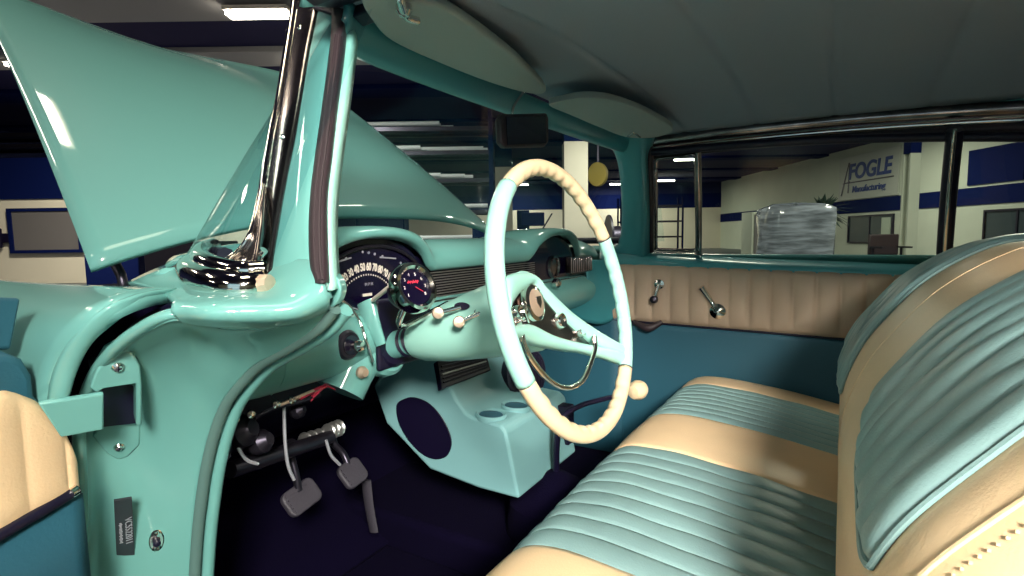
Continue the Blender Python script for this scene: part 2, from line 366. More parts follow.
# round brush/drum beyond far pillar
e = empty('cable_drum', tuple(S(3.3, 16.2)), RZ, 'big dark ribbed drum standing just left of the far windshield pillar', 'drum')
lathe('core', [(.5, -.45), (.5, .45)], (0, 0, .82), (1, 0, 0), STEEL, e); 
for sx in (-.47, .47): lathe('flange', [(.82, -.03), (.82, .03)], (sx, 0, .82), (1, 0, 0), BLACK, e)
e = empty('hose_reel', tuple(S(2.95, 19, 3.1)), RZ, 'yellow hose reel hanging right of the wide white column', 'hose reel')
YEL = mat('yellow_paint', (.55, .42, .1), .5)
lathe('reel', [(.3, -.12), (.33, -.1), (.33, .1), (.3, .12)], (0, 0, 0), (.5, 1, 0), YEL, e, sy=1.2)
make('bracket', box_data((0, 0, .75), (.06, .06, 1.1)), STEEL, e)
# wrapped pallet
pe = empty('wrapped_pallet', tuple(S(5.95, 11.7)), RZ, 'pallet load wrapped in shiny plastic film outside the far window', 'pallet load')
PLAST = mat('crumpled_film', (.24, .27, .32), .2, coat=.9, bump=1.0, bscale=4, var=.45, vscale=2)
WOOD = mat('pallet_wood', (.25, .17, .1), .8)
make('pallet', merge(*[box_data((x, 0, .07), (.1, 1.0, .1)) for x in (-.7, 0, .7)], *[box_data((0, y, .135), (1.55, .12, .03)) for y in (-.42, -.14, .14, .42)]), WOOD, pe)
def lump(p, a, b):
    return p
vs, fs = [], []
prof = [(0, .15), (.9, .15), (.98, .5), (.96, 1.0), (1.0, 1.4), (.97, 1.56), (.8, 1.62), (0, 1.66)]
N = 40
for r, z in prof:
    for k in range(N):
        a = 2*math.pi*k/N; c, s_ = math.cos(a), math.sin(a); q = (abs(c)**6+abs(s_)**6)**(-1/6)
        j = 1+.03*math.sin(5*a+z*4)+.02*math.sin(11*a-z*9)
        vs.append((r*.70*c*q*j, r*.45*s_*q*j, z+.03*math.sin(4*a)*(z > 1.3)))
for i in range(len(prof)-1):
    for k in range(N): fs.append((i*N+k, i*N+(k+1) % N, (i+1)*N+(k+1) % N, (i+1)*N+k))
_nt = PLAST.node_tree; _mp = _nt.nodes.new('ShaderNodeMapping'); _mp.inputs['Scale'].default_value = (1, 1, 7); _mp.inputs['Rotation'].default_value = (.3, .25, 0)
for _l in list(_nt.links):
    if _l.from_node.type == 'TEX_COORD': _s = _l.to_socket; _nt.links.new(_mp.outputs[0], _s)
_nt.links.new(_nt.nodes['Texture Coordinate'].outputs['Object'], _mp.inputs[0])
finish('film_wrap', mesh('film_wrap', vs, fs), PLAST, pe)
# plant
pl = empty('potted_plant', tuple(S(7.35, 13.2)), RZ, 'dark leafy potted plant behind the wrapped pallet', 'plant')
LEAF = mat('dark_leaf', (.015, .04, .03), .6)
lathe('pot', [(.2, 0), (.3, .5), (.32, .5), (.28, .45)], (0, 0, 0), (0, 0, 1), STEEL, pl)
lathe('stem', [(.04, .45), (.03, 1.5)], (0, 0, 0), (0, 0, 1), WOOD, pl, 8)
ds = []
for k in range(90):
    a = random.uniform(0, 6.28); el = random.uniform(-.4, 1.4); L = random.uniform(.25, .6)
    d = np.array([math.cos(a)*math.cos(el), math.sin(a)*math.cos(el), math.sin(el)]); s_ = np.array([-math.sin(a), math.cos(a), 0]); b = np.array([0, 0, 1.45])+d*.1
    pts = [b, b+d*L*.5+s_*.05, b+d*L-np.array([0, 0, .14]), b+d*L*.5-s_*.05]; ds.append(prism_data(pts, (0, 0, .006)))
finish('foliage', mesh('foliage', *merge(*ds)), LEAF, pl, False)
# armchair
ch = empty('office_chair', tuple(S(9.0, 13.2)), RZ, 'dark office chair right of the pallet, its back just above the far door sill', 'chair')
make('seat', box_data((0, 0, .45), (.6, .55, .09)), BLACK, ch, .02); make('backrest', box_data((0, .27, .74), (.72, .08, .5)), RUBBER, ch, .03)
for sx in (-.34, .34): make('armrest', merge(box_data((sx, 0, .68), (.05, .45, .04)), box_data((sx, .12, .56), (.04, .04, .24))), STEEL, ch)
for sx in (-.26, .26):
    for sy in (-.24, .24): make('leg', box_data((sx, sy, .2), (.04, .04, .4)), STEEL, ch)
# cabinet + notice papers far right wall part
cb = empty('steel_cabinet', tuple(S(11.2, 23)), RZ, 'grey white cabinet left of the pallet beyond the far front window', 'cabinet')
make('body', box_data((0, 0, .95), (3.0, 1.0, 1.9)), WALLG, cb, .01)
make('door', box_data((-.95, -.52, .95), (.9, .03, 1.7)), GREYW, cb); make('control_panel', box_data((.6, -.52, 1.3), (.9, .03, .5)), NAVY, cb)
wb = empty('wall_phone', tuple(S(-13.3, 14.5, 1.2)), RZ, 'dark wall telephone left of the grey office window', 'telephone')
make('handset', box_data((0, -.02, .0), (.12, .1, .5)), BLACK, wb, .02); make('cradle', box_data((.12, .03, .0), (.3, .1, .25)), BLACK, wb, .02)

# ================================================================== THE CAR
car = empty('car', (0, 0, 0), 0, 'mint green and cream vintage car with its hood raised and driver door open', 'car')
# floor pan, firewall
make('floor_pan', merge(box_data((0, -.4, .27), (1.44, 2.3, .05)), box_data((0, -.1, .33), (.3, 1.6, .1))), CARPET, car, .02)
surf('firewall', [[(x, .40, .98), (x, .66, .80), (x, .72, .55), (x, .68, .42), (x, .42, .30)] for x in (-.72, 0, .72)], 9, 12, CARPET, car, .02)
make('rear_bulkhead', box_data((0, -1.52, .6), (1.4, .04, .7)), CARPET, car)
# ---- hood
def hood_pt(x01, s):
    """x01 in -1..1 across, s metres along from the cowl"""
    hw = .688-.13*s
    if s > 1.1: hw -= .18*((s-1.1)/.3)**2
    c = x01
    n = np.array([0, -math.sin(math.radians(38)), math.cos(math.radians(38))]); t = np.array([0, n[2], -n[1]])
    crown = .130*(1-abs(c)**2.5) + .016*math.exp(-((c)/.22)**2)*min(1, s*1.2)
    crown *= 1-1.5*(s/1.3)**2
    sag = .05*(s/1.4)*(1-s/1.4)*4*.5
    base = np.array([0, .552, 1.018])
    back = .05*(1-c*c)*max(0, 1-s/.5)
    return base + np.array([c*hw, 0, 0]) + t*(s+back*0) + n*(crown+sag)+np.array([0, .03*(1-c*c), 0])
nu, nv = 49, 33; vs = []; fs = []
for j in range(nv):
    for i in range(nu):
        c = -1+2*i/(nu-1); s_ = 1.27*j/(nv-1); s_ = s_*(1-.10*(abs(c)**3)) if j > nv*.6 else s_*(1-.10*(abs(c)**3)*(j/(nv*.6)))
        vs.append(hood_pt(c, s_))
fs = [(j*nu+i, j*nu+i+1, (j+1)*nu+i+1, (j+1)*nu+i) for j in range(nv-1) for i in range(nu-1)]
hood = finish('hood', mesh('hood', vs, fs), MINT, car, True, .012, 0, 0, 1)
for sx in (-.62, .62):
    tube('hood_hinge', [(sx, .62, .94), (sx, .60, 1.0), (sx, .66, 1.06)], .009, STEEL, hood, 8, n=8)
# ---- cowl top between windshield and hood, engine bay
surf('cowl_top', [[(x, .30, 1.045-abs(x)**4*.08), (x, .38, 1.048-abs(x)**4*.20), (x, .48, 1.035-abs(x)**4*.27), (x, .58, .96)] for x in (-.70, -.4, 0, .4, .70)], 25, 10, MINT, car, .01)
make('cowl_vent_grille', merge(*[box_data((x*.04, .46, 1.053), (.022, .07, .006)) for x in range(-7, 8)]), BLACK, car)
surf('engine_bay_panel', [[(x, .58, .98), (x, .62, .6), (x, 1.9, .55), (x, 2.0, .9)] for x in (-.7, .7)], 5, 20, BLACK, car, .01)
# ---- fenders
def fender(sg):
    E = [P(a_, b_, 'x', x_) for a_, b_, x_ in ((176, 288, -.79), (145, 292, -.835), (116, 302, -.865), (96, 314, -.88), (81, 329, -.888), (68, 344, -.893), (58, 361, -.896), (51, 382, -.898), (48, 405, -.898))]
    E += [E[-1]+np.array([0, .03, -.12]), E[-1]+np.array([0, .04, -.5])]
    sec = [(-.77, 1.008), (-.81, 1.0), (-.85, .978), (-.878, .95), (-.895, .92), (-.905, .88), (-.912, .84), (-.916, .80), (-.92, .74), (-.925, .62), (-.92, .36)]
    r = [E]
    for y in (.55, .9, 1.4, 2.1):
        r.append([np.array([sx, y+(.0 if y > 1 else 0), sz-(.03 if y > 1.3 else 0)]) for sx, sz in sec])
    top = [np.array([-.70, max(p[1], .12), 1.0]) for p in (E[0],)]
    for k, q in enumerate(r): q.insert(0, np.array([-.735 if k else -.765, q[0][1]+.0, .985 if k else 1.012]))
    if sg > 0: r = [[p*np.array([-1, 1, 1]) for p in q] for q in r]
    return surf('front_fender', r, 40, 40, MINT, car, .016, off=1 if sg > 0 else -1)
fender(-1); fender(1)
FB = [((176, 288), (176, 296), -.79), ((145, 292), (150, 303), -.835), ((116, 302), (126, 314), -.865), ((96, 314), (106, 329), -.88), ((81, 329), (93, 341), -.888), ((68, 344), (83, 356), -.893), ((58, 361), (75, 374), -.896), ((51, 382), (69, 394), -.898), ((48, 403), (66, 404), -.898)]
surf('fender_flange', [[P(*a, 'x', x), (P(*a, 'x', x)+P(*b, 'x', x+.012))/2+np.array([-.002, -.004, 0]), P(*b, 'x', x+.012), P(*b, 'x', x+.012)+np.array([.004, .03, 0])] for a, b, x in FB], 40, 8, MINT, car, .003)
# ---- cowl side (the smooth shoulder below the windshield pillar)
cs = surf('cowl_side', [
    [P(128, 285, 'x', -.70), P(146, 289, 'x', -.745), P(162, 295, 'x', -.79), P(174, 304, 'x', -.835), P(172, 316, 'x', -.845)],
    [P(158, 271, 'x', -.66), P(178, 284, 'x', -.74), P(195, 297, 'x', -.81), P(205, 312, 'x', -.835), P(200, 322, 'x', -.82)],
    [P(192, 260, 'x', -.64), P(215, 280, 'x', -.74), P(232, 298, 'x', -.80), P(240, 313, 'x', -.815), P(240, 324, 'x', -.80)],
    [P(235, 266, 'x', -.70), P(255, 285, 'x', -.75), P(268, 302, 'x', -.785), P(275, 314, 'x', -.79), P(272, 323, 'x', -.775)],
    [P(275, 262, 'x', -.72), P(288, 285, 'x', -.755), P(298, 302, 'x', -.77), P(302, 312, 'x', -.768), P(300, 318, 'x', -.755)],
    [P(322, 262, 'x', -.735), P(325, 280, 'x', -.745), P(327, 293, 'x', -.745), P(327, 302, 'x', -.74), P(325, 308, 'x', -.73)]], 40, 24, MINT, car, .01, off=0)
# ---- hinge pillar
A = [(320, 305), (275, 321), (235, 324), (197, 318), (170, 315), (138, 330), (111, 352), (91, 380), (79, 425), (81, 500), (80, 580), (80, 700)]
Ax = [-.745, -.775, -.80, -.82, -.845, -.855, -.86, -.86, -.86, -.86, -.86, -.86]
B = [(328, 308), (312, 327), (285, 345), (256, 362), (236, 382), (220, 405), (209, 435), (201, 470), (196, 505), (192, 545), (188, 620), (184, 740)]
r = []
for (a, ax_, b) in zip(A, Ax, B):
    p, q = P(*a, 'x', ax_), P(*b, 'x', -.725); L = np.linalg.norm(q-p); dv = np.array([.25, .9, 0])*min(.03, L*.22)
    r.append([p, p*.93+q*.07+dv*.75, p*.78+q*.22+dv*1.1, p*.5+q*.5+dv*.9, p*.2+q*.8+dv*.35, q])
pil = surf('hinge_pillar', r, 60, 24, MINT, car, .012, off=0)
# ridge along the outer flange
tube('pillar_flange', [P(*a, 'x', x_) for a, x_ in zip(A[3:], Ax[3:])], [.003, .006, .006, .006, .006], MINT, car, 10, n=40)
# black sheet for the shade in the gap between fender edge and pillar flange
GAP = [(178, 300), (156, 309), (130, 323), (106, 347), (88, 372), (74, 412), (68, 500), (68, 700)]
surf('gap_shade_sheet', [[P(g[0]-7, g[1]+2, 'x', -.84)+np.array([.03, .03, 0]), P(g[0]+12, g[1]+4, 'x', -.84)+np.array([.03, .03, 0])] for g in GAP], 30, 4, BLACK, car, .004)
# welt along the door opening
WB = [P(b[0]+1, b[1], 'x', -.722) for b in B]
wl = tube('door_opening_welt', [p+np.array([0, -.008, 0]) for p in WB], .008, GREYRUB, car, 10, n=60)
tube('inner_lip', [P(b[0]+9, b[1]+3, 'x', -.715)+np.array([.012, 0, 0]) for b in B], .009, MINT, car, 10, n=60)
# ---- rocker sill, kick panel
make('rocker_sill', box_data((-.80, -.55, .30), (.15, 1.7, .14)), MINT, car, .02)
surf('kick_panel', [[(-.70, y, .80), (-.695, y, .6), (-.69, y, .3)] for y in (.26, .35, .5, .68)], 8, 8, CARPET, car, .01)  # near-black colour stands for the darkness under the dash
# check strap plate with its slot
pc = .5*(P(120, 375, 'x', -.83)+P(120, 450, 'x', -.83))
from mathutils.bvhtree import BVHTree
_bvh = BVHTree.FromPolygons([tuple(v.co) for v in pil.data.vertices], [tuple(p.vertices) for p in pil.data.polygons])
def _hit(px, py):
    d = _F*FPX + _R*(px-512) + _U*(288-py); d /= np.linalg.norm(d)
    h = _bvh.ray_cast(Vector(CAM), Vector(d))
    if h[0] is None: return _hit(px+4, py)
    n = np.array(h[1]); return np.array(h[0]), (n if np.dot(n, d) < 0 else -n)
npil = sum(_hit(a, b)[1] for a, b in ((105, 380), (120, 400), (130, 430), (118, 360), (120, 450), (122, 520), (130, 545), (156, 538))); npil /= np.linalg.norm(npil)
def pillar_at(px, py, lift=.0):
    h, n = _hit(px, py); return h+n*lift, n
def on_pil(pts, lift):
    cx, cy = sum(a for a, b in pts)/len(pts), sum(b for a, b in pts)/len(pts)
    q = [pillar_at(a, b)[0] for a, b in pts]+[pillar_at((a+cx)/2, (b+cy)/2)[0] for a, b in pts]; c = sum(q)/len(q); m_ = max(float(np.dot(p-c, npil)) for p in q)
    return [PN(a, b, c+npil*(m_+lift), npil) for a, b in pts]
upper = [(90, 388), (96, 372), (106, 356), (118, 349), (132, 352), (140, 366), (142, 386), (142, 425), (136, 426), (136, 384), (104, 389), (96, 394)]
prism('strap_plate', on_pil(upper, .003), -npil*.02, MINT, car, .002)
lower = [(92, 436), (104, 424), (137, 420), (141, 424), (140, 445), (128, 457), (118, 460), (108, 455)]
prism('strap_plate', on_pil(lower, .006), -npil*.02, MINT, car, .002)
prism('strap_slot', on_pil([(102, 388), (137, 384), (138, 423), (103, 427)], .006), -npil*.02, BLACK, car)
for a, b in ((118, 367), (119, 447)):
    c = on_pil(upper if b < 400 else lower, .003 if b < 400 else .006)[0]; c = PN(a, b, c, npil)
    s_ = lathe('screw', [(.006, 0), (.006, .001), (.004, .0035), (.0, .004)], c, npil, CHROME, car, 20)
    u, v, _n = basis(npil)
    make('cross_slot', merge(box_data(c+npil*.004, (.006, .006, .0012), M=np.array([u, v*.2, npil]).T), box_data(c+npil*.004, (.006, .006, .0012), M=np.array([u*.2, v, npil]).T)), BLACK, s_)
# maker's plate
pc = on_pil([(114, 501), (132, 498), (135, 558), (117, 564)], .001)
vp = prism('id_plate', pc, -npil*.003, PLATE, car, .0005)
mid = sum(pc)/4+npil*.0012; upv = (pc[0]+pc[1]-pc[2]-pc[3]); upv /= np.linalg.norm(upv); rt = np.cross(upv, npil); rt = rt if np.dot(rt, _R) > 0 else -rt
text_mesh('stamped_text', 'VC5522011', .0105, mid+rt*.004, -upv, rt, SILVER, vp, .0003)
random.seed(9)
make('small_print', merge(*[box_data(mid-rt*.004+upv*(.018-.0026*k), (1, 1, 1), M=np.array([rt*random.choice((.003, .0022, .0036)), upv*.0012, npil*.0006]).T) for k in range(15)]), SILVER, vp)
for q in (pc[0]*.82+pc[2]*.18, pc[1]*.18+pc[3]*.82):
    pass
# door jamb switch
c, nj = pillar_at(156, 538, .004)
js = lathe('jamb_switch', [(.0105, -.003), (.0105, .002), (.009, .003), (0, .003)], c, nj, CHROME, car, 28, .85, 1.6)
lathe('plunger', [(.0048, 0), (.0045, .010), (.003, .012), (0, .0125)], c, nj, BLACK, js, 16)
for dz in (.012, -.012): lathe('rivet', [(.0026, .002), (.002, .005), (0, .006)], c+basis(nj)[1]*dz, nj, CHROME, js, 12)
c = pillar_at(100, 540, .0)[0]; lathe('rubber_bumper', [(.004, 0), (.003, .003), (0, .004)], c, npil, CREAM, car, 12)

# ---- A pillar, driver side (strips traced on the leaning side plane)
def strip(name, L, Rr, offs, m, parent, depth=.02, nv=4, bulge=0.004, nu=30):
    """L,R: pixel curves bottom->top; a rounded strip with real depth behind it"""
    r = []
    for (a, b) in zip(L, Rr):
        p, q = PS(*a, offs), PS(*b, offs); mid = (p+q)/2+np.array([-bulge, -bulge, 0]); back = np.array([depth*.8, depth*.6, 0])
        r.append([p+back, p, mid, q, q+back])
    return surf(name, r, nu, 9, m, parent, .003, off=0)
ap = strip('windshield_pillar', [(262, 300), (266, 270), (276, 220), (284, 180), (293, 140), (299, 100), (308, 50), (316, 16), (318, -6)],
           [(326, 300), (320, 270), (313, 220), (314, 180), (319, 140), (325, 100), (331, 50), (335, 16), (337, -6)], 0, MINT, car, .03)
strip('pillar_outer_trim', [(247, 290), (252, 262), (262, 215), (267, 175), (274, 130), (280, 100), (288, 50), (294, 10), (296, -14)],
      [(271, 288), (272, 262), (279, 220), (286, 180), (294, 140), (301, 100), (309, 50), (317, 10), (319, -14)], -.006, DCHROME, ap, .025)
strip('glass_edge_trim', [(240, 284), (245, 262), (255, 215), (261, 175), (269, 130), (276, 100), (284, 50), (291, 10), (293, -14)],
      [(247, 288), (252, 262), (262, 215), (267, 175), (274, 130), (280, 100), (288, 50), (294, 10), (296, -14)], -.002, CHROME, ap, .02)
tube('trim_bead', [PS(a, b, -.010) for a, b in ((251, 288), (255, 262), (263, 215), (269, 175), (276, 130), (283, 100), (291, 50), (297, 10))], .0014, CHROME, ap, 8, n=30)
for a, b in ((283, 137), (300, 28)): lathe('screw', [(.004, 0), (.003, .002), (0, .003)], PS(a, b, -.011), (-1, -.8, .3), CHROME, ap, 14)
strip('pillar_weatherstrip', [(316, 283), (311, 262), (310, 225), (312, 190), (317, 150), (322, 115), (328, 70), (332, 35), (333, 0)],
      [(325, 283), (324, 262), (323, 225), (324, 190), (329, 150), (333, 115), (339, 70), (343, 35), (345, 0)], -.012, RUBBER, ap, .02)
for o_ in (.3, .7):
    tube('seal_rib', [PS(l[0]*(1-o_)+r_[0]*o_, l[1], -.017) for l, r_ in (((316, 280), (325, 280)), ((311, 262), (324, 262)), ((310, 225), (323, 225)), ((312, 190), (324, 190)), ((317, 150), (329, 150)), ((322, 115), (333, 115)), ((328, 70), (339, 70)), ((332, 35), (343, 35)))], .0016, RUBBER, ap, 6, n=30)
strip('inner_pillar_cover', [(324, 290), (323, 262), (322, 225), (324, 190), (328, 150), (332, 115), (338, 70), (342, 35), (344, 12)],
      [(334, 290), (332, 262), (331, 225), (333, 190), (338, 150), (343, 115), (349, 70), (353, 35), (354, 18)], .006, WHEELMINT, ap, .03)
# rounded bracket at pillar foot
prism('pillar_foot_cover', [P(a, b, 'x', -.725) for a, b in ((322, 283), (331, 274), (338, 280), (341, 291), (337, 303), (328, 309), (320, 306))], (.02, .012, 0), MINT, ap, .003, sm=28)
# chrome base moulding of the wraparound windshield
def ring_px(pts, x): return [P(a, b, 'x', xx) for (a, b), xx in zip(pts, x)]
tube('windshield_base_moulding', ring_px([(262, 284), (240, 287), (215, 283), (196, 276), (189, 268), (194, 260), (206, 255)], [-.765, -.785, -.79, -.775, -.75, -.72, -.69]), [.015, .015, .016, .016, .014, .010, .007], CHROME, car, 16, n=40)
tube('windshield_base_moulding', ring_px([(264, 270), (244, 271), (222, 268), (206, 262), (200, 256), (204, 249), (214, 245)], [-.755, -.77, -.772, -.76, -.74, -.71, -.68]), [.011, .011, .012, .011, .009], CHROME, car, 16, n=40)
surf('moulding_web', [ring_px([(250, 282), (225, 278), (205, 270), (196, 262)], [-.772, -.782, -.77, -.745]), ring_px([(255, 268), (236, 270), (214, 265), (204, 256)], [-.762, -.772, -.765, -.742])], 6, 20, RUBBER, car, .006)
tube('glass_seal', ring_px([(264, 250), (257, 258), (243, 263), (225, 264), (208, 258)], [-.75, -.752, -.757, -.757, -.745]), .0045, CHROME, car, 10, n=30)
lathe('moulding_end_clip', [(.011, -.008), (.012, 0), (.010, .010), (0, .012)], P(262, 285, 'x', -.77), (.3, -.9, .1), GOLD, car, 10)
surf('glass_corner_seal', [ring_px([(262, 185), (256, 215), (249, 237), (238, 252), (222, 262)], [-.70, -.725, -.738, -.745, -.75]), ring_px([(266, 186), (263, 215), (260, 242), (256, 264), (246, 280)], [-.70, -.73, -.748, -.762, -.772])], 8, 24, DCHROME, car, .006)
tube('glass_corner_bead', ring_px([(262, 185), (256, 215), (249, 237), (238, 252), (222, 262), (208, 262)], [-.705, -.73, -.745, -.752, -.757, -.757]), .0035, CHROME, car, 10, n=30)
# ---- windshield glass (wraps round both corners)
def ws(sx, t):
    xs = [-.755, -.735, -.66, -.45, 0, .45, .66, .735, .755]; ys = [-.02, .14, .30, .40, .44, .40, .30, .14, -.02]
    xt = [-.60, -.595, -.57, -.40, 0, .40, .57, .595, .60]; yt = [-.03, .03, .07, .085, .095, .085, .07, .03, -.03]
    return xs, ys, xt, yt
xs, ys, xt, yt = ws(0, 0)
surf('windshield_glass', [[(xs[i], ys[i], 1.045), ((xs[i]+xt[i])/2, (ys[i]*.55+yt[i]*.45), 1.2), (xt[i], yt[i], 1.355)] for i in range(9)], 60, 12, GLASS, car, 0)
tube('windshield_gasket', [(xs[i]*.97, ys[i]-.012, 1.05) for i in range(1, 8)], .011, BLACK, car, 8, n=40)
# ---- header, headliner, roof
surf('windshield_header', [[(x, y+.012, 1.34-abs(x)**3*.05), (x, y-.004, 1.345-abs(x)**3*.05), (x, y-.018, 1.36-abs(x)**3*.04), (x, y-.022, 1.378-abs(x)**3*.04)] for x, y in ((-.60, .035), (-.52, .062), (-.35, .082), (0, .09), (.35, .082), (.52, .062), (.60, .035))], 40, 10, TEAL, car, .012)
def head_pt(x, y):
    u = abs(x)/.6; z = 1.372+.065*(1-u**2.4)*min(1, (.08-y)/.5*.8+.2)
    if y < -.9: z -= .1*((-.9-y)/.8)**2
    return z
vs = []; nx, ny = 31, 241
seams = [-.12, -.32, -.51, -.71, -.93]
def ycurve(x): return .062-.03*(abs(x)/.6)**3
for j in range(ny):
    for i in range(nx):
        x = -.6+1.2*i/(nx-1); yy = ycurve(x)-(1.75)*j/(ny-1); z = head_pt(x, yy)
        for s_ in seams: z += .006*math.exp(-(abs(yy-s_)/.006)**1.2)
        vs.append((x, yy, z))
fs = [(j*nx+i, j*nx+i+1, (j+1)*nx+i+1, (j+1)*nx+i) for j in range(ny-1) for i in range(nx-1)]
hl = finish('headliner', mesh('headliner', vs, fs), HEAD, car, True, .008, 0, 0, 0)
vs = []
for j in range(ny):
    for i in range(nx):
        x = -.635+1.27*i/(nx-1); yy = .095-.04*(abs(x)/.66)**3-2.0*j/(ny-1); u = abs(x)/.66
        vs.append((x, yy, 1.37+.11*(1-u**3)-(0.02 if j == 0 else 0)-max(0, -1.1-yy)**2*.3))
finish('roof_panel', mesh('roof_panel', vs, fs), MINT, car, True, .006, 0, 0, 0)
# ---- roof rails
def rail(sg):
    pth = [(sg*.605, -.0, 1.355), (sg*.60, -.25, 1.362), (sg*.60, -.6, 1.36), (sg*.605, -.95, 1.345), (sg*.61, -1.4, 1.31)]
    if sg < 0: pth = [(x-.02, y, z+.05) for x, y, z in pth]
    a = tube('roof_rail_trim', pth, .017, DCHROME, car, 14, n=40)
    tube('drip_moulding', [(p[0]+sg*.022, p[1], p[2]-.024) for p in pth], .009, CHROME, a, 10, n=40)
    tube('roof_rail_seal', [(p[0]+sg*.03, p[1], p[2]-.04) for p in pth], .012, RUBBER, a, 10, n=40)
rail(1); rail(-1)
# side roof shell between rail and roof
for sg in (-1, 1):
    surf('roof_side', [[(sg*.60, y, z+.012), (sg*.64, y, z), (sg*.665, y, z+.01)] for y, z in ((.03, 1.36), (-.3, 1.365), (-.9, 1.355), (-1.5, 1.32))], 16, 5, BLACK if sg < 0 else MINT, car, .01)
# ---- visors
def visor(pts, m, sgn):
    v = [P(a, b, 'z', z) for (a, b), z in pts]
    return prism('sun_visor', v, (0, 0, .014), m, car, .005, sm=60)
v1 = visor([((362, 2), 1.352), ((372, 22), 1.35), ((392, 42), 1.348), ((440, 64), 1.348), ((492, 84), 1.348), ((530, 94), 1.348), ((546, 91), 1.35), ((522, 64), 1.352), ((490, 38), 1.355), ((452, 12), 1.357), ((428, 4), 1.357), ((400, 0), 1.357), ((378, -4), 1.356)], VISOR, -1)
v2 = visor([((549, 106), 1.348), ((572, 116), 1.346), ((598, 127), 1.346), ((625, 137), 1.346), ((650, 138), 1.346), ((668, 134), 1.347), ((672, 128), 1.348), ((655, 117), 1.352), ((630, 106), 1.355), ((605, 99), 1.356), ((580, 98), 1.356), ((560, 102), 1.352)], VISOR, 1)
c = P(404, 8, 'z', 1.35)
lathe('visor_clip', [(.010, -.004), (.010, .004), (.006, .010), (0, .012)], c, (0, 0, -1), CHROME, v1, 14)
tube('visor_arm', [c, P(399, -4, 'z', 1.35), P(406, 16, 'z', 1.343), P(418, 21, 'z', 1.343)], .005, CHROME, v1, 10, n=14)
c = P(633, 136, 'z', 1.35); tube('visor_arm', [P(628, 136, 'z', 1.34), P(634, 133, 'z', 1.338), P(640, 137, 'z', 1.34)], .003, CHROME, v2, 8, n=10)
gp = [PS(a, b, -.012) for a, b in ((296, -30), (304, 0), (312, 8), (330, 14), (350, 17), (375, 8), (402, -3), (425, -16), (440, -30))]
prism('roof_gutter', gp, (.035, .01, 0), BLACK, car, .004)
# ---- mirror
mr = prism('rear_view_mirror', [P(a, b, 'y', -.0) for a, b in ((504, 114), (547, 113), (549, 118), (549, 142), (545, 147), (506, 148), (502, 143), (501, 118))], (0, .014, 0), RUBBER, car, .004)
tube('mirror_arm', [P(527, 88, 'y', .05), P(519, 98, 'y', .04), P(513, 108, 'y', .02), P(512, 118, 'y', .02)], .003, CHROME, mr, 8, n=14)
make('mirror_glass', prism_data([P(a, b, 'y', -.001) for a, b in ((506, 117), (545, 116), (546, 143), (507, 145))], (0, -.001, 0)), DIAL, mr)

# ---- passenger windshield pillar
r = []
for L, M_, Rr in (((621, 252), (640, 256), (648, 262)), ((634, 240), (641, 243), (648, 246)), ((637, 215), (643, 216), (648, 216)), ((636, 180), (643, 180), (647, 180)), ((632, 155), (642, 156), (646, 156)), ((622, 141), (640, 140), (650, 142)), ((600, 132), (635, 128), (652, 128))):
    a = PP(*L, .0)+np.array([-.02, .04, 0]); b = PP(*M_, .045); c = PP(*Rr, .02); r.append([a+np.array([.06, .02, 0]), a, b, c, c+np.array([.04, 0, 0])])
surf('windshield_pillar', r, 40, 16, TEAL, car, .004)
# ---- passenger door
pd = empty('passenger_door', (0, 0, 0)); pd.parent = car
def poly_on(pts, off=0, ax=None):
    return [PP(a, b, off) for a, b in pts] if ax is None else [P(a, b, 'x', ax) for a, b in pts]
# window sill garnish
surf('window_sill', [[P(a, t, 'x', .74), P(a, t+3, 'x', .715), P(a, t+7, 'x', .70), P(a, t+12, 'x', .70), P(a, t+15+.0*a, 'x', .712)] for a, t in ((600, 251), (650, 254), (700, 257), (760, 260), (840, 263), (912, 266), (1000, 270), (1060, 274))], 40, 10, TEAL, pd, .01)
tube('sill_moulding', [P(a, b, 'x', .728) for a, b in ((652, 253), (697, 255), (704, 259), (760, 261.5), (840, 264.5), (912, 267.5), (1000, 271))], .0045, CHROME, pd, 8, n=40)
# pleated panel : y from far front to rear
def pleat(px0, px1, top, bot, n, xk):
    vs = []; nu = n*8+1; nv = 12
    y0, y1 = P(px0, 290, 'x', xk)[1], P(px1, 290, 'x', xk)[1]
    for j in range(nv):
        for i in range(nu):
            y = y0+(y1-y0)*i/(nu-1); f = (i % 8)/8; b = .012*abs(math.sin(math.pi*f))**.45
            e = min(1, j/2, (nv-1-j)/2)
            zt, zb = top(y), bot(y); vs.append((xk-b*e, y, zt+(zb-zt)*j/(nv-1)))
    fs = [(j*nu+i, j*nu+i+1, (j+1)*nu+i+1, (j+1)*nu+i) for j in range(nv-1) for i in range(nu-1)]
    return vs, fs
zt = lambda y: np.interp(y, [-1.2, -.6, 0, .25], [.945, .952, .967, .965]); zb = lambda y: np.interp(y, [-1.2, -.6, 0, .3], [.745, .765, .775, .778])
finish('pleated_panel', mesh('pleated_panel', *pleat(570, 1010, zt, zb, 20, .70)), SHADECREAM, pd, True, .006)
tube('panel_moulding', [(.696, y, zb(y)-.002) for y in np.linspace(.25, -1.0, 12)], .004, BLACK, pd, 8)
surf('lower_panel', [[(.705, y, zb(y)), (.70, y, .66), (.695, y, .5), (.70, y, .30)] for y in (.30, 0, -.3, -.6, -1.0)], 30, 14, VBLUE, pd, .01)
surf('outer_skin', [[(.76, y, 1.0), (.86, y, .93), (.93, y, .80), (.93, y, .55), (.90, y, .30)] for y in (.35, -.3, -1.0)], 12, 16, MINT, pd, .006)
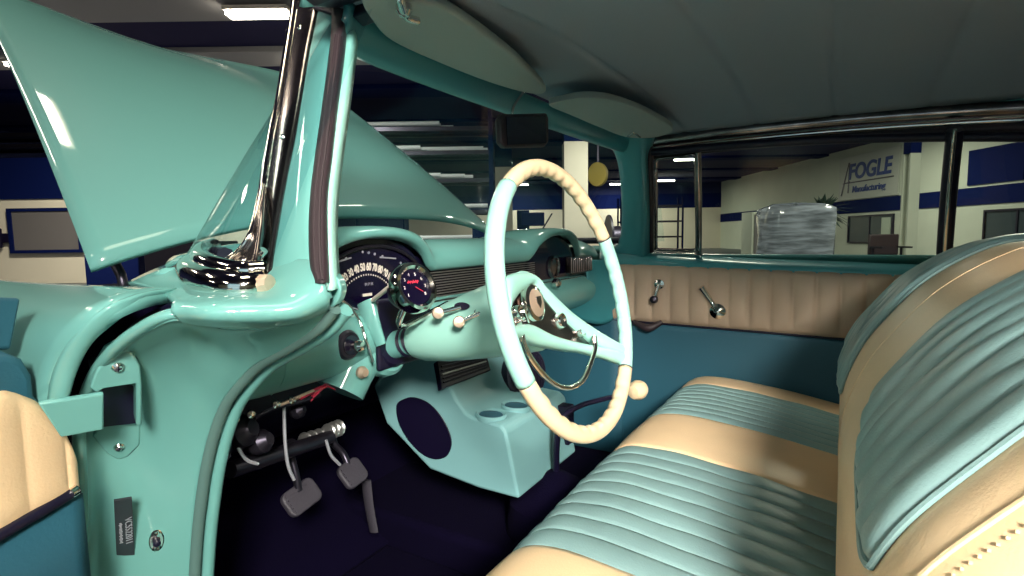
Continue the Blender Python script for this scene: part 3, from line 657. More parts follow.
# crank and handle
c = P(660, 284, 'x', .69); wc = lathe('window_crank', [(.017, -.012), (.02, 0), (.016, .010), (0, .014)], c, (-1, 0, 0), CHROME, pd, 24)
k = P(655, 299, 'x', .675); tube('crank_arm', [c+np.array([-.012, 0, 0]), k+np.array([-.004, 0, 0])], .006, CHROME, wc, 10, n=6)
lathe('crank_knob', [(.006, 0), (.013, .008), (.012, .02), (0, .026)], k, (-1, 0, 0), STEEL, wc, 16)
c = P(718, 311, 'x', .69); dh = lathe('door_handle', [(.022, -.012), (.026, -.004), (.024, .008), (.012, .016), (0, .018)], c, (-1, 0, 0), CHROME, pd, 28)
t_ = P(701, 287, 'x', .668); tube('lever', [c+np.array([-.012, 0, 0]), c*.6+t_*.4, t_], [.009, .007, .011], CHROME, dh, 12, n=12)
tube('armrest', [P(634, 322, 'x', .69), P(648, 328, 'x', .67), P(662, 322, 'x', .69)], [.008, .014, .008], RUBBER, pd, 10, n=12)
# window frames
def frame_loop(name, pts, r_, m, parent, off=.0):
    p = [PP(a, b, off) for a, b in pts]; vs, fs = tube_data(cr(p+[p[0]], 80), r_, 8); return finish(name, mesh(name, vs, fs), m, parent)
vf = frame_loop('vent_window_frame', [(656, 168), (657, 160), (664, 158), (680, 157), (695, 156), (696, 180), (697, 215), (697, 247), (694, 250), (675, 250), (657, 249), (656, 246), (656, 215), (656, 190)], .006, DCHROME, pd, -.01)
tube('door_front_seal', [PP(a, b, .0) for a, b in ((651, 256), (651, 240), (651, 200), (650, 165), (650, 146))], .010, RUBBER, pd, 10, n=20)
tube('vent_divider', [PP(a, b, .0) for a, b in ((699, 257), (699, 200), (698, 152))], .009, DCHROME, pd, 10, n=14)
tube('window_bottom_seal', [PP(a, b, -.012) for a, b in ((702, 254), (706, 259), (760, 260), (840, 262.5), (912, 265.5))], .004, BLACK, pd, 8, n=30)
tube('window_top_channel', [PP(a, b, -.0) for a, b in ((652, 152), (700, 148), (770, 143), (850, 139), (946, 137), (1060, 137))], .012, BLACK, pd, 10, n=30)
surf('door_glass', [[PP(a, b, -.012), PP(a, c_, -.012)] for a, b, c_ in ((652, 150, 254), (700, 147, 257), (800, 141, 262), (945, 136, 268), (1080, 134, 275))], 20, 4, SIDEGLASS, pd, 0)
# B pillar
tube('center_pillar', [PP(a, b, .01) for a, b in ((943, 276), (946, 230), (950, 180), (955, 130))], .018, BLACK, car, 12, n=20)
tube('center_pillar', [(-.75, -.90, .95), (-.70, -.90, 1.15), (-.64, -.90, 1.38)], .028, BLACK, car, 12, n=14)
make('center_post_lower', box_data((-.76, -.93, .62), (.10, .14, .68)), MINT, car, .01)
tube('pillar_trim', [PP(a, b, .028) for a, b in ((943, 276), (946, 230), (950, 180), (955, 130))], .005, CHROME, car, 10, n=20)
make('center_post_lower', box_data((.73, -.80, .62), (.08, .10, .68)), VBLUE, car, .01)
surf('rear_quarter_panel', [[(.72, y, .98), (.72, y, .6), (.72, y, .3)] for y in (-.85, -1.5)], 4, 6, VBLUE, car, .02)

# ================================================================== DASH
DY = .0
def bump(x): 
    b = 0
    for c in (-.375, .375):
        t = abs(x-c)/.155
        if t < 1: b = max(b, (1-t**2.4)**.62)
    return b
rungs = []
for x in np.linspace(-.69, .69, 75):
    b = bump(x); e = max(0, abs(x)-.55)/.18; dz = -.03*e*e
    rungs.append([(x, .44-.30*e*e*.7, 1.05+dz), (x, .34-.1*e, 1.062+.022*b+dz), (x, .26-.02*b, 1.062+.028*b+dz), (x, .215-.02*b, 1.045+.044*b+dz), (x, .198-.02*b, 1.022+.059*b+dz), (x, .200-.018*b, 1.006+.067*b+dz), (x, .212-.01*b, 1.000+.070*b+dz)])
dash = surf('dash_top', rungs, 75, 26, TEAL, car, .004)
dash.data.materials[0] = MINT
make('dash_backing', box_data((0, .245, .975), (1.36, .04, .11)), BLACK, car)
# lower panel
lp = [(x, ) for x in (0,)]
rungs = []
for x in np.linspace(-.73, .73, 41):
    e = max(0, abs(x)-.60)/.13; f = .03*e*e
    rungs.append([(x, .215+f, .940), (x, .195+f, .930), (x, .178+f, .906), (x, .175+f, .880), (x, .185+f, .855), (x, .215+f, .832), (x, .27+f, .825)])
lpn = surf('dash_lower_panel', rungs, 41, 24, MINT, car, .004)
tube('dash_seam', [(-.60, y_, z_) for y_, z_ in ((.194, .930), (.176, .906), (.173, .880), (.183, .855), (.213, .831))], .0018, MINT, car, 6, n=20)
tube('dash_trim_strip', [(x, .199, .933) for x in np.linspace(-.66, .66, 20)], .0035, CHROME, car, 8)
# grille insert with ribs
for x0, x1 in ((-.66, -.50), (-.255, .255), (.50, .66)):
    make('dash_grille', merge(*[box_data(((x0+x1)/2, .212, .942+.0058*k), (x1-x0, .006, .0017)) for k in range(10)]), GRILLE, car)
def cluster(cx, name):
    out = []
    for t in np.linspace(math.radians(12), math.radians(168), 28): out.append((cx+.158*math.cos(t), .224, .955+.120*math.sin(t)))
    out += [(cx-.13, .224, .95), (cx-.085, .224, .915), (cx+.085, .224, .915), (cx+.13, .224, .95)]
    return prism(name, out, (0, -.012, 0), DIAL, car, .002)
cl = cluster(-.375, 'speedometer_cluster'); pcl = cluster(.375, 'clock_housing')
fy = .2105
def fan(r_, t): return np.array([-.39+r_*math.cos(t), fy, .900+r_*math.sin(t)])
vals = ['0', '10', '20', '30', '40', '50', '60', '70', '80', '90', '100', '110']
for k, v in enumerate(vals):
    t = math.radians(143-104*k/11); c = np.array([-.392+.092*math.cos(t), fy, .925+.092*math.sin(t)]); sl = np.array([math.sin(t), 0, -math.cos(t)*.8]); up = np.array([-sl[2], 0, sl[0]])
    text_mesh('numeral', v, .0195, c, sl, up, WHITE, cl, .0004, xs=.62 if len(v) < 3 else .5, bold=.0006)
tk = []
for k in range(25):
    t = math.radians(145-108*k/24); c = np.array([-.392+.078*math.cos(t), fy, .925+.078*math.sin(t)]); tk.append(box_data(c, (.0013, .001, .0030)))
make('speed_marks', merge(*tk), WHITE, cl)
for a, b in ((-.45, 1.030), (-.335, 1.036)): make('gauge_scale', prism_data([(a-.022, fy, b-.004), (a+.022, fy, b+.004 if a < -.4 else b-.008), (a+.022, fy, b+.007 if a < -.4 else b-.005), (a-.022, fy, b-.001)], (0, -.001, 0)), SILVER, cl)
for a, b in ((-.49, 1.0), (-.44, 1.035), (-.40, 1.045), (-.385, 1.043), (-.37, 1.04), (-.35, 1.035), (-.30, 1.02), (-.47, 1.02)):
    lathe('indicator_lens', [(.0025, 0), (.0025, .001), (0, .0015)], (a, fy, b), (0, -1, 0), SILVER, cl, 8)
make('odometer', box_data((-.392, fy, .966), (.022, .002, .005)), WHITE, cl)
tube('speedo_needle', [(-.385, fy-.002, .93), (-.455, fy-.002, .955)], .0012, SILVER, cl, 6)
text_mesh('unit_mark', 'M P H', .008, (-.387, fy, .985), (1, 0, 0), (0, 0, 1), SILVER, cl, .0003)
lathe('dial_hub', [(.016, 0), (.016, .004), (0, .005)], (-.478, fy, .945), (0, -1, 0), GOLD, cl, 16)
# chrome ring round the cluster
tube('cluster_bezel', [(-.375+.150*math.cos(t), .206, .955+.100*math.sin(t)) for t in np.linspace(math.radians(8), math.radians(172), 30)], .003, STEEL, cl, 8)
# passenger side clock and chrome plate
lathe('clock_bezel', [(.035, 0), (.033, .008), (.028, .01), (.026, .004)], (.375, .212, .975), (0, -1, 0), DCHROME, pcl, 30)
lathe('glove_box_lock', [(.014, 0), (.013, .014), (.008, .018), (0, .019)], P(555, 283, 'y', .17), (-.3, -1, 0), CHROME, pcl, 16)
make('chrome_panel', merge(box_data((.525, .192, .975), (.16, .02, .052)), *[box_data((.455+.0145*k, .181, .975), (.004, .006, .046)) for k in range(11)]), DCHROME, pcl, .002)
# passenger end of dash / cowl inner side
surf('dash_end_cap', [[(.58, .21, .99), (.64, .19, .985), (.70, .14, .985), (.715, .06, .99), (.72, -.0, .985)], [(.58, .19, .93), (.64, .17, .93), (.69, .12, .93), (.71, .05, .945), (.715, .0, .97)], [(.55, .2, .86), (.62, .18, .85), (.67, .14, .86), (.70, .07, .91), (.712, .01, .962)], [(.5, .24, .82), (.6, .22, .78), (.68, .17, .76), (.70, .12, .80), (.71, .05, .93)]], 20, 20, TEAL, car, .006)
surf('kick_panel', [[(.70, y, .82), (.69, y, .6), (.69, y, .3)] for y in (.1, .3, .66)], 8, 8, VBLUE, car, .01)
make('column_opening', box_data((-.338, .172, .895), (.15, .012, .13)), BLACK, car, .01)
# headlight switch
c = P(348, 345, 'y', .176); hs = lathe('headlight_switch', [(.024, -.004), (.026, 0), (.022, .006), (.014, .008), (.013, .004)], c, (0, -1, .05), STEEL, car, 30)
lathe('switch_dial', [(.018, .004), (.017, .009), (0, .009)], c, (0, -1, .05), DIAL, hs, 24)
lathe('pull_knob', [(.006, .008), (.006, .014), (.0095, .017), (.010, .025), (.007, .030), (0, .031)], c+np.array([.002, 0, 0]), (.1, -1, .0), CHROME, hs, 20)
lathe('cigar_lighter', [(.010, 0), (.011, .006), (.007, .014), (0, .015)], P(360, 372, 'y', .175), (0, -1, 0), GOLD, car, 16)
# under dash clutter
wr = mat('red_wire', (.6, .03, .08), .5)
WIRES = [(wr, [(300, 398), (320, 388), (345, 380)]), (wr, [(310, 400), (326, 385), (336, 388), (346, 377)]), (GOLD, [(275, 408), (292, 400), (330, 384)]), (STEEL, [(255, 418), (275, 408), (300, 402), (320, 395)])]
for m_, p_ in WIRES: tube('under_dash_wire', [P(a, b, 'y', .235) for a, b in p_], .0035, m_, car, 6, n=14)
tube('brake_shaft', [P(230, 470, 'x', -.62), P(330, 437, 'x', -.36)], .014, STEEL, car, 12)
for k in range(4): 
    q = P(305+k*7, 441-k*2, 'x', -.41+.016*k); lathe('return_spring', [(.015, -.002), (.018, 0), (.015, .002)], q, P(330, 437, 'x', -.36)-P(230, 470, 'x', -.62), GRILLE, car, 14)
for k in range(3):
    q = P(328+k*5, 432-k*2, 'x', -.36+.01*k); lathe('return_spring', [(.015, -.002), (.018, 0), (.015, .002)], q, P(330, 437, 'x', -.36)-P(230, 470, 'x', -.62), GRILLE, car, 14)
tube('cross_rod', [P(205, 475, 'x', -.66), P(260, 465, 'x', -.5)], .008, STEEL, car, 10)
for a, b in ((235, 419), (251, 414), (276, 404), (292, 400)): lathe('terminal_screw', [(.006, -.004), (.006, .004), (0, .006)], P(a, b, 'y', .23), (-.4, -1, 0), CHROME, car, 10)
for p_ in ([(233, 425), (238, 447), (247, 460), (258, 464)], [(228, 430), (224, 452), (227, 457), (230, 455)], [(284, 405), (285, 440), (288, 465), (294, 480)], [(326, 440), (331, 455), (340, 465)]):
    tube('under_dash_cable', [P(a, b, 'y', .26) for a, b in p_], .0028, SILVER, car, 6, n=16)
for a, b, r_ in ((215, 452, .022), (240, 432, .026), (298, 411, .013), (260, 442, .02)):
    lathe('under_dash_bracket', [(r_*.6, -r_), (r_, -r_*.4), (r_, r_*.4), (r_*.5, r_)], P(a, b, 'y', .27), (.4, -1, .4), STEEL, car, 14)
# pedals
def pedal(px, py, x, w_, h_, name, arm):
    c = P(px, py, 'x', x); M = np.array([[1, 0, 0], [0, .45, -.89], [0, .89, .45]]).T
    r1 = rrect(0, 0, w_, h_, .014); n = np.array([0, -.80, .6]); u = np.array([.97, 0, .2]); v = np.cross(n, u); v /= np.linalg.norm(v)
    poly = [c+u*a+v*b for a, b in r1]; o = prism(name, poly, -n*.012, PEDAL, car, .003)
    make('rubber_rib', merge(*[prism_data([c+u*(-w_*.4)+v*(q-.002)+n*0, c+u*(w_*.4)+v*(q-.002), c+u*(w_*.4)+v*(q+.002), c+u*(-w_*.4)+v*(q+.002)], n*.003) for q in np.linspace(-h_*.32, h_*.32, 5)]), PEDAL, o)
    tube('pedal_arm', [c-n*.012]+[P(a, b, 'x', x) for a, b in arm], [.008, .007, .010], STEEL, o, 10, n=14)
pedal(303, 496, -.44, .075, .052, 'clutch_pedal', [(296, 475), (290, 450), (292, 442)])
pedal(354, 472, -.32, .058, .055, 'brake_pedal', [(344, 455), (335, 445), (332, 438)])
tube('accelerator_pedal', [P(366, 480, 'x', -.24), P(369, 505, 'x', -.24), P(374, 532, 'x', -.24)], [.016, .015, .014], PEDAL, car, 8, .35, n=10)
lathe('floor_screw', [(.004, 0), (0, .003)], P(400, 522, 'z', .30), (0, 0, 1), CHROME, car, 8)

# ================================================================== STEERING COLUMN AND WHEEL
TILT = math.radians(13.7); WC = np.array([-.370, -.192, .977]); WN = np.array([0, -math.cos(TILT), math.sin(TILT)])   # toward the driver
WU = np.array([1., 0, 0]); WV = np.cross(WN, WU); WV = WV if WV[2] > 0 else -WV
CN = np.array([0, -math.cos(math.radians(16.3)), math.sin(math.radians(16.3))])
def W(a, b, n=0): return WC+WU*a+WV*b+WN*n
def PW(px, py, n=0):
    p = PN(px, py, WC+WN*n, WN); d = p-WC-WN*n; return np.dot(d, WU), np.dot(d, WV)
col_ = empty('steering_column', (0, 0, 0)); col_.parent = car
lathe('column_housing', [(.040, -.060), (.058, -.062), (.065, -.072), (.063, -.11), (.057, -.18), (.049, -.25), (.039, -.30), (.030, -.322), (.0, -.324)], WC+np.array([0, 0, -.004]), CN, WHEELMINT, col_, 40)
lathe('column_jacket', [(.026, -.31), (.025, -.45), (.0, -.45)], WC, CN, MINT, col_, 32)
for d in (-.330, -.344): lathe('column_band', [(.0265, d-.004), (.029, d), (.0265, d+.004)], WC, CN, BLACK, col_, 32)
lathe('column_collar', [(.030, -.385), (.046, -.388), (.053, -.398), (.054, -.412), (.046, -.44), (0, -.44)], WC, CN, MINT, col_, 36)
lathe('column_collar_ring', [(.026, -.374), (.036, -.376), (.040, -.384), (.034, -.388)], WC, CN, BLACK, col_, 36)
tube('column_shroud', [WC-CN*.428+np.array([.01, 0, 0]), WC-CN*.43+np.array([-.045, 0, -.008]), P(340, 391, 'y', .225)], [.042, .046, .044], MINT, col_, 20, n=14)
tube('column_brace', [P(381, 345, 'y', .16), P(372, 322, 'y', .175), P(366, 302, 'y', .19)], [.012, .018, .022], MINT, col_, 14, .5, n=14)
tube('brace_trim', [P(373, 362, 'y', .155), P(366, 340, 'y', .165), P(359, 320, 'y', .18), P(348, 305, 'y', .19), P(333, 296, 'y', .2)], .0028, CHROME, col_, 8, n=20)
# levers
for (s0, k0) in (((461, 307), (438, 313)), ((481, 313), (459, 322))):
    a = P(*s0, 'x', -.425); k = P(*k0, 'x', -.445)
    lathe('lever_slot', [(.010, -.006), (.010, .006), (.006, .006)], a+np.array([.006, .0, .0]), (-1, -.2, .3), BLACK, col_, 20, 1.3, .6)
    lv = tube('lever', [a, (a+k)/2, k], [.004, .0035, .003], CHROME, col_, 10, n=8)
    lathe('lever_knob', [(.004, -.003), (.0085, -.001), (.0095, .002), (.008, .006), (0, .0075)], k, (-.8, -.6, .1), GOLD, lv, 20)
# tachometer
tc = P(413, 288, 'y', .045); tn = np.array([-.12, -.92, .34]); tn /= np.linalg.norm(tn)
th = lathe('tachometer', [(.0, -.045), (.018, -.043), (.028, -.03), (.033, -.012), (.034, .004)], tc, tn, BLACK, car, 36)
lathe('chrome_bezel', [(.036, -.012), (.041, -.008), (.042, .004), (.039, .012), (.034, .013), (.030, .009), (.029, .004)], tc, tn, CHROME, th, 40)
lathe('dial_face', [(.030, .003), (.030, .005), (0, .005)], tc, tn, DIAL, th, 36)
tu, tv, _ = basis(tn); tv = tv if tv[2] > 0 else -tv; tu = tu if np.dot(tu, _R) > 0 else -tu
for k, v in enumerate('12345678'):
    a = math.radians(215-250*k/7); text_mesh('numeral', v, .0075, tc+tn*.0055+(tu*math.cos(a)+tv*math.sin(a))*.0215, tu, tv, WHITE, th, .0003)
make('red_script', merge(*[box_data(tc+tn*.0055+tv*(.008+.0015*(k % 2))+tu*(.0024*k-.0125), (1, 1, 1), M=np.array([tu*.0016, tv*(.003+.001*(k % 3)), tn*.0005]).T) for k in range(10)]), RED, th)
tube('dial_needle', [tc+tn*.0065, tc+tn*.0065+(tu*.6-tv*.4)*.022], .0008, RED, th, 6)
tube('mount_strap', [tc-tn*.03-tv*.02, tc-tv*.05-tn*.05, WC-WN*.24+np.array([0, 0, .035])], [.006, .005, .006], CHROME, th, 8, n=10)
tube('support_rod', [P(391, 286, 'y', .07), P(373, 300, 'y', .16)], .004, WHITE, th, 8)
# wheel
wh = empty('steering_wheel', (0, 0, 0)); wh.parent = car
RR = .202
def rim(name, a0, a1, r0, m, grips=False):
    n = max(10, int(abs(a1-a0)/1.6)); seg = 14; vs = []; fs = []
    for i in range(n+1):
        a = math.radians(a0+(a1-a0)*i/n); rad = W(math.cos(a), math.sin(a))-WC
        for s_ in range(seg):
            b = 2*math.pi*s_/seg; rr = r0; e = 1
            if grips:
                inn = max(0, -math.cos(b)); u = min(i, n-i)/6
                rr = r0+.0035*inn*abs(math.sin(math.radians(a0+(a1-a0)*i/n)*22))*min(1, u)
            vs.append(WC+rad*(RR+rr*math.cos(b))+WN*rr*1.05*math.sin(b))
    for i in range(n):
        for s_ in range(seg): fs.append((i*seg+s_, i*seg+(s_+1) % seg, (i+1)*seg+(s_+1) % seg, (i+1)*seg+s_))
    fs += [tuple(range(seg)), tuple(n*seg+s_ for s_ in range(seg))]
    return finish(name, mesh(name, vs, fs), m, wh)
def ang(px, py):
    a, b = PW(px, py); return math.degrees(math.atan2(b, a)) % 360
aTR, aTL, aBL, aBR = ang(603, 240), ang(503, 178), ang(523, 388), ang(628, 372)
if aBR < aBL: aBR += 360
rim('rim_cream_section', aTR, aTL, .0112, PLCREAM, True)
rim('rim_mint_section', aTL, aBL, .0125, WHEELMINT)
rim('rim_cream_section', aBL, aBR, .0112, PLCREAM, True)
rim('rim_mint_section', aBR, aTR+360, .0112, WHEELMINT, True)
for a in (aTR, aTL, aBL, aBR):
    q = math.radians(a); lathe('rim_joint', [(.0122, -.001), (.0128, 0), (.0122, .001)], W(RR*math.cos(q), RR*math.sin(q)), -math.sin(q)*WU+math.cos(q)*WV, RUBBER, wh, 16)
# spokes: mint frame traced on the wheel's own plane, dished toward the dash
DN = -.028
def wpoly(pts, n=DN, edge=None):
    out = []
    for i, (px, py) in enumerate(pts):
        nn = n
        a, b = PW(px, py, nn); r_ = math.hypot(a, b)
        for _k in range(3):
            nn = n*max(0, min(1, (RR-r_)/.12)); a, b = PW(px, py, nn); r_ = math.hypot(a, b)
        out.append(W(a, b, nn))
    return out
def wsurf(name, top, bot, m, parent, th=.01, nu=40, nv=6):
    T, Bm = wpoly(top), wpoly(bot); r = []
    for t, b in zip(T, Bm):
        mid = (t+b)/2+WN*.005; r.append([t-WN*.012, t-WN*.003, t*.8+b*.2+WN*.003, mid, t*.2+b*.8+WN*.003, b-WN*.003, b-WN*.012])
    return surf(name, r, nu, 20, m, parent, .002, off=0)
wsurf('upper_spoke', [(506, 292), (507, 281), (511, 276), (520, 273), (533, 275), (546, 288), (572, 312), (596, 329), (616, 341), (628, 348)],
      [(508, 318), (512, 306), (517, 297), (523, 290), (533, 283), (540, 291), (559, 314), (586, 336), (607, 348), (626, 358)], WHEELMINT, wh)
wsurf('lower_spoke', [(507, 318), (511, 326), (518, 326), (533, 325), (553, 335), (572, 341), (596, 346), (617, 350), (628, 352)],
      [(509, 332), (513, 337), (520, 337), (536, 343), (553, 347), (570, 350), (586, 352), (609, 358), (626, 364)], WHEELMINT, wh)
plate = [(511, 306), (517, 296), (523, 290), (533, 284), (541, 291), (559, 314), (586, 335), (612, 348), (596, 347), (572, 342), (553, 336), (533, 326), (518, 327), (511, 318)]
prism('instrument_plate', [W(*PW(a, b, -.030), -.030) for a, b in plate], -WN*.014, DCHROME, wh, .002)
ec = W(*PW(534.5, 303, -.02), -.02)
em = lathe('horn_emblem', [(.018, -.012), (.0225, -.006), (.0225, .000), (.020, .004), (.011, .007), (0, .008)], ec, WN, GOLD, wh, 36)
lathe('emblem_ring', [(.0225, -.006), (.026, -.004), (.026, .002), (.0225, .004)], ec, WN, CHROME, em, 36)
prism('crest', [ec+WN*.0070+WU*a+WV*b for a, b in ((-.007, .008), (.007, .008), (.006, -.001), (0, -.009), (-.006, -.001))], WN*.002, DCHROME, em, .0008)
for a, b, rr_ in ((559, 321, .0135), (579, 332, .010), (596, 341, .007), (516, 312, .010), (519, 322, .008)):
    c = W(*PW(a, b, -.03), -.03); lathe('hub_button', [(rr_, -.01), (rr_, .002), (rr_*.8, .008), (rr_*.5, .004), (0, .003)], c, WN, CHROME, wh, 24)
tube('hub_rib', [W(*PW(522, 292, -.028), -.028), W(*PW(523, 305, -.022), -.022), W(*PW(529, 322, -.028), -.028)], .0025, CHROME, wh, 8, n=14)
# horn ring
tube('horn_ring', [W(*PW(a, b, -.012), -.012) for a, b in ((521, 330), (524, 345), (533, 362), (549, 380), (566, 388), (582, 381), (591, 362), (595, 348), (594, 336))], .0042, CHROME, wh, 10, n=50)
for a in (-14, 0, 14): pass

# ================================================================== CONSOLE, SHIFTER
cn = empty('center_console', (0, 0, 0)); cn.parent = car
side = [(.40, .78), (.262, .792), (.243, .770), (.222, .735), (.200, .700), (.178, .676), (.155, .668), (.085, .663), (.070, .650), (.040, .505), (.145, .505), (.285, .52), (.42, .61), (.46, .70)]
prism('console_body', [(-.14, y, z) for y, z in side], (.30, 0, 0), CONSOLE, cn, .007)
# side speaker (oval) facing the driver
def yz_ell(cy, cz, ry, rz, rot, n=40):
    return [(cy+ry*math.cos(t)*math.cos(rot)-rz*math.sin(t)*math.sin(rot), cz+ry*math.cos(t)*math.sin(rot)+rz*math.sin(t)*math.cos(rot)) for t in np.linspace(0, 2*math.pi, n, endpoint=False)]
sp = [P(a, b, 'x', -.142) for a, b in ((397, 405), (404, 399), (414, 397), (428, 402), (441, 415), (450, 432), (452, 445), (447, 456), (436, 459), (423, 454), (409, 440), (399, 422))]
so = prism('side_speaker', sp, (-.003, 0, 0), BLACK, cn, .0015, sm=48)
# vent outlet on the sloped top
def slope(x, y, z, w_, t0, t1, name, m, par, lift=.004):
    a = np.array([0, .243, .770]); b = np.array([0, .205, .712]); d = (b-a); d /= np.linalg.norm(d); n = np.array([0, d[2], -d[1]]); n = n if n[1] < 0 else -n
    p = [a+d*t0+n*lift+np.array([x-w_/2, 0, 0]), a+d*t0+n*lift+np.array([x+w_/2, 0, 0]), a+d*t1+n*lift+np.array([x+w_/2, 0, 0]), a+d*t1+n*lift+np.array([x-w_/2, 0, 0])]
    return prism(name, p, -n*.012, m, par, .002), a, d, n
va, vn = np.array([0, .243, .772]), np.array([0, -.84, .54])
def V(a, b, l=.004): return PN(a, b, va+vn*l, vn)
vo = prism('air_vent', [V(437, 361), (V(486, 352)), V(491, 370), V(442, 389)], -vn*.014, BLACK, cn, .002)
for k in range(5):
    f = .16+.17*k; a1 = V(441, 363, .006)*(1-f)+V(444, 386, .006)*f; b1 = V(484, 354, .006)*(1-f)+V(488, 369, .006)*f
    tube('vent_louver', [a1, b1], .0022, GRILLE if k == 2 else STEEL, vo, 6)
# cup holders
for px, py in ((491, 415), (516, 406)):
    c = P(px, py, 'z', .668)
    lathe('cup_holder', [(.027, -.02), (.028, .003), (.033, .006), (.0355, .003), (.036, -.006)], c, (0, -.07, 1), CONSOLE, cn, 30)
    lathe('cup_well', [(.027, -.004), (.027, .0005), (0, .0005)], c+np.array([0, 0, .0005]), (0, -.07, 1), VBLUE, cn, 30)  # flat disc, coloured darker for the shade inside the cup
# rear-facing storage slot
make('storage_slot', box_data((.125, .062, .59), (.035, .05, .10)), BLACK, cn, .004)
# second speaker: round ribbed, passenger side of dash underside
sc = P(527, 374, 'y', .16); sd = np.array([-.35, -.93, .1]); sd /= np.linalg.norm(sd)
ps = lathe('passenger_speaker', [(.062, -.03), (.066, 0), (.060, .006), (0, .006)], sc, sd, BLACK, car, 40, 1, 1.1)
u_, v_, n2 = basis(sd)
make('grille_slats', merge(*[box_data(sc+n2*.007+u_*q, (1, 1, 1), M=np.array([u_*.002, v_*2*math.sqrt(max(.0001, .056**2-q*q)), n2*.003]).T) for q in np.linspace(-.048, .048, 12)]), STEEL, ps)
# shifter
gb = P(566, 412, 'y', -.02)
sh = tube('shift_lever', [P(556, 470, 'y', .02), P(557, 440, 'y', .01), P(562, 418, 'y', .0), P(580, 406, 'y', -.02), P(600, 400, 'y', -.05), P(625, 394, 'y', -.08)], [.008, .007, .006, .006], BLACK, car, 12, n=40)
lathe('shift_knob', [(.004, -.026), (.018, -.022), (.025, -.008), (.026, .003), (.021, .016), (.011, .022), (0, .024)], P(638, 390, 'y', -.09), (.9, -.3, .12), PLCREAM, sh, 28)
lathe('shifter_boot', [(.12, -.12), (.11, -.05), (.06, -.01), (.02, .015), (0, .02)], P(556, 478, 'y', .02), (0, 0, 1), CARPET, car, 24)

# ================================================================== BENCH SEAT
bs = empty('bench_seat', (0, 0, 0)); bs.parent = car
cprof = [(-.175, .36), (-.150, .44), (-.132, .52), (-.135, .575), (-.165, .608), (-.225, .618), (-.32, .612), (-.42, .600), (-.52, .583), (-.62, .565)]
def cushion(x0, x1, pleats, m, name):
    n = max(10, pleats*8 if pleats else 14); pv = cr([np.array([y, z]) for y, z in cprof], 60); vs = []
    for j, p in enumerate(pv):
        t = pv[min(j+1, 59)]-pv[max(j-1, 0)]; nn = np.array([t[1], -t[0]]); nn /= np.linalg.norm(nn); nn = nn if (nn[1] > 0 or nn[0] > 0 and nn[1] >= -.2) else -nn
        for i in range(n+1):
            x = x0+(x1-x0)*i/n; e = max(0, (abs(x)-(.56 if x < 0 else .615))/.10); d = -.06*e*e
            if pleats:
                f = (i % 8)/8; d += .0055*(abs(math.sin(math.pi*f))**.6)-.002+.0012*math.sin(j*.7+x*40)*math.sin(x*23)
            else:
                f = i/n; d += .004*math.sin(math.pi*f)**.5 if i not in (0, n) else -.002
            crownx = .012*math.cos(x*2.2)
            vs.append((x, p[0]+nn[0]*d, p[1]+nn[1]*d+crownx-.008))
    N = n+1; fs = [(j*N+i, j*N+i+1, (j+1)*N+i+1, (j+1)*N+i) for j in range(59) for i in range(n)]
    return finish(name, mesh(name, vs, fs), m, bs, True, .03, 0, 0, 0)
c1 = cushion(-.68, -.455, 0, CREAM, 'seat_cushion_border'); cushion(-.455, -.045, 9, VTEAL, 'seat_cushion_insert'); cushion(-.045, .205, 0, CREAM, 'seat_cushion_center')
cushion(.205, .525, 8, VTEAL, 'seat_cushion_insert'); cushion(.525, .685, 0, CREAM, 'seat_cushion_border')
for x in (-.455, -.045, .205, .525):
    pv = cr([np.array([y, z]) for y, z in cprof], 40); tube('cushion_piping', [(x, p[0]+(.000), p[1]+.004*1+.012*math.cos(x*2.2)-.008) for p in pv], .0022, CREAM, bs, 6)
make('seat_base', box_data((0, -.40, .40), (1.22, .42, .16)), BLACK, bs, .02)
# backrest : profile swept along x
bprof = [(-.600, .52), (-.568, .58), (-.547, .65), (-.553, .74), (-.584, .83), (-.628, .90), (-.676, .960), (-.737, 1.008), (-.80, 1.037), (-.87, 1.035), (-.925, .99), (-.95, .88), (-.94, .53)]
BL = 90
bpv = cr([np.array([y, z]) for y, z in bprof], BL)
bn = []
for j in range(BL):
    t = bpv[min(j+1, BL-1)]-bpv[max(j-1, 0)]; nn = np.array([t[1], -t[0]]); nn /= np.linalg.norm(nn); bn.append(nn)   # points forward / up
def bpt(x, j, d=0):
    j = max(0, min(BL-1.001, j)); k = int(j); f = j-k; p = bpv[k]*(1-f)+bpv[k+1]*f; n = bn[k]*(1-f)+bn[k+1]*f
    e = max(0, (abs(x)-.62)/.09); d = d-.05*e*e; dz = -.038*(abs(x)/.66)**2
    return np.array([x, p[0]+n[0]*d, p[1]+n[1]*d+dz*(min(1, j/40))+.012])
ok = bn[20][0] > 0
if not ok: bn = [-n for n in bn]
vs = []; NX = 60
for j in range(BL):
    for i in range(NX+1):
        x = -.71+1.39*i/NX; vs.append(bpt(x, j))
fs = [(j*(NX+1)+i, j*(NX+1)+i+1, (j+1)*(NX+1)+i+1, (j+1)*(NX+1)+i) for j in range(BL-1) for i in range(NX)]
fs.append(tuple(j*(NX+1) for j in range(BL))); fs.append(tuple(j*(NX+1)+NX for j in range(BL-1, -1, -1)))
finish('backrest', mesh('backrest', vs, fs), CREAM, bs)
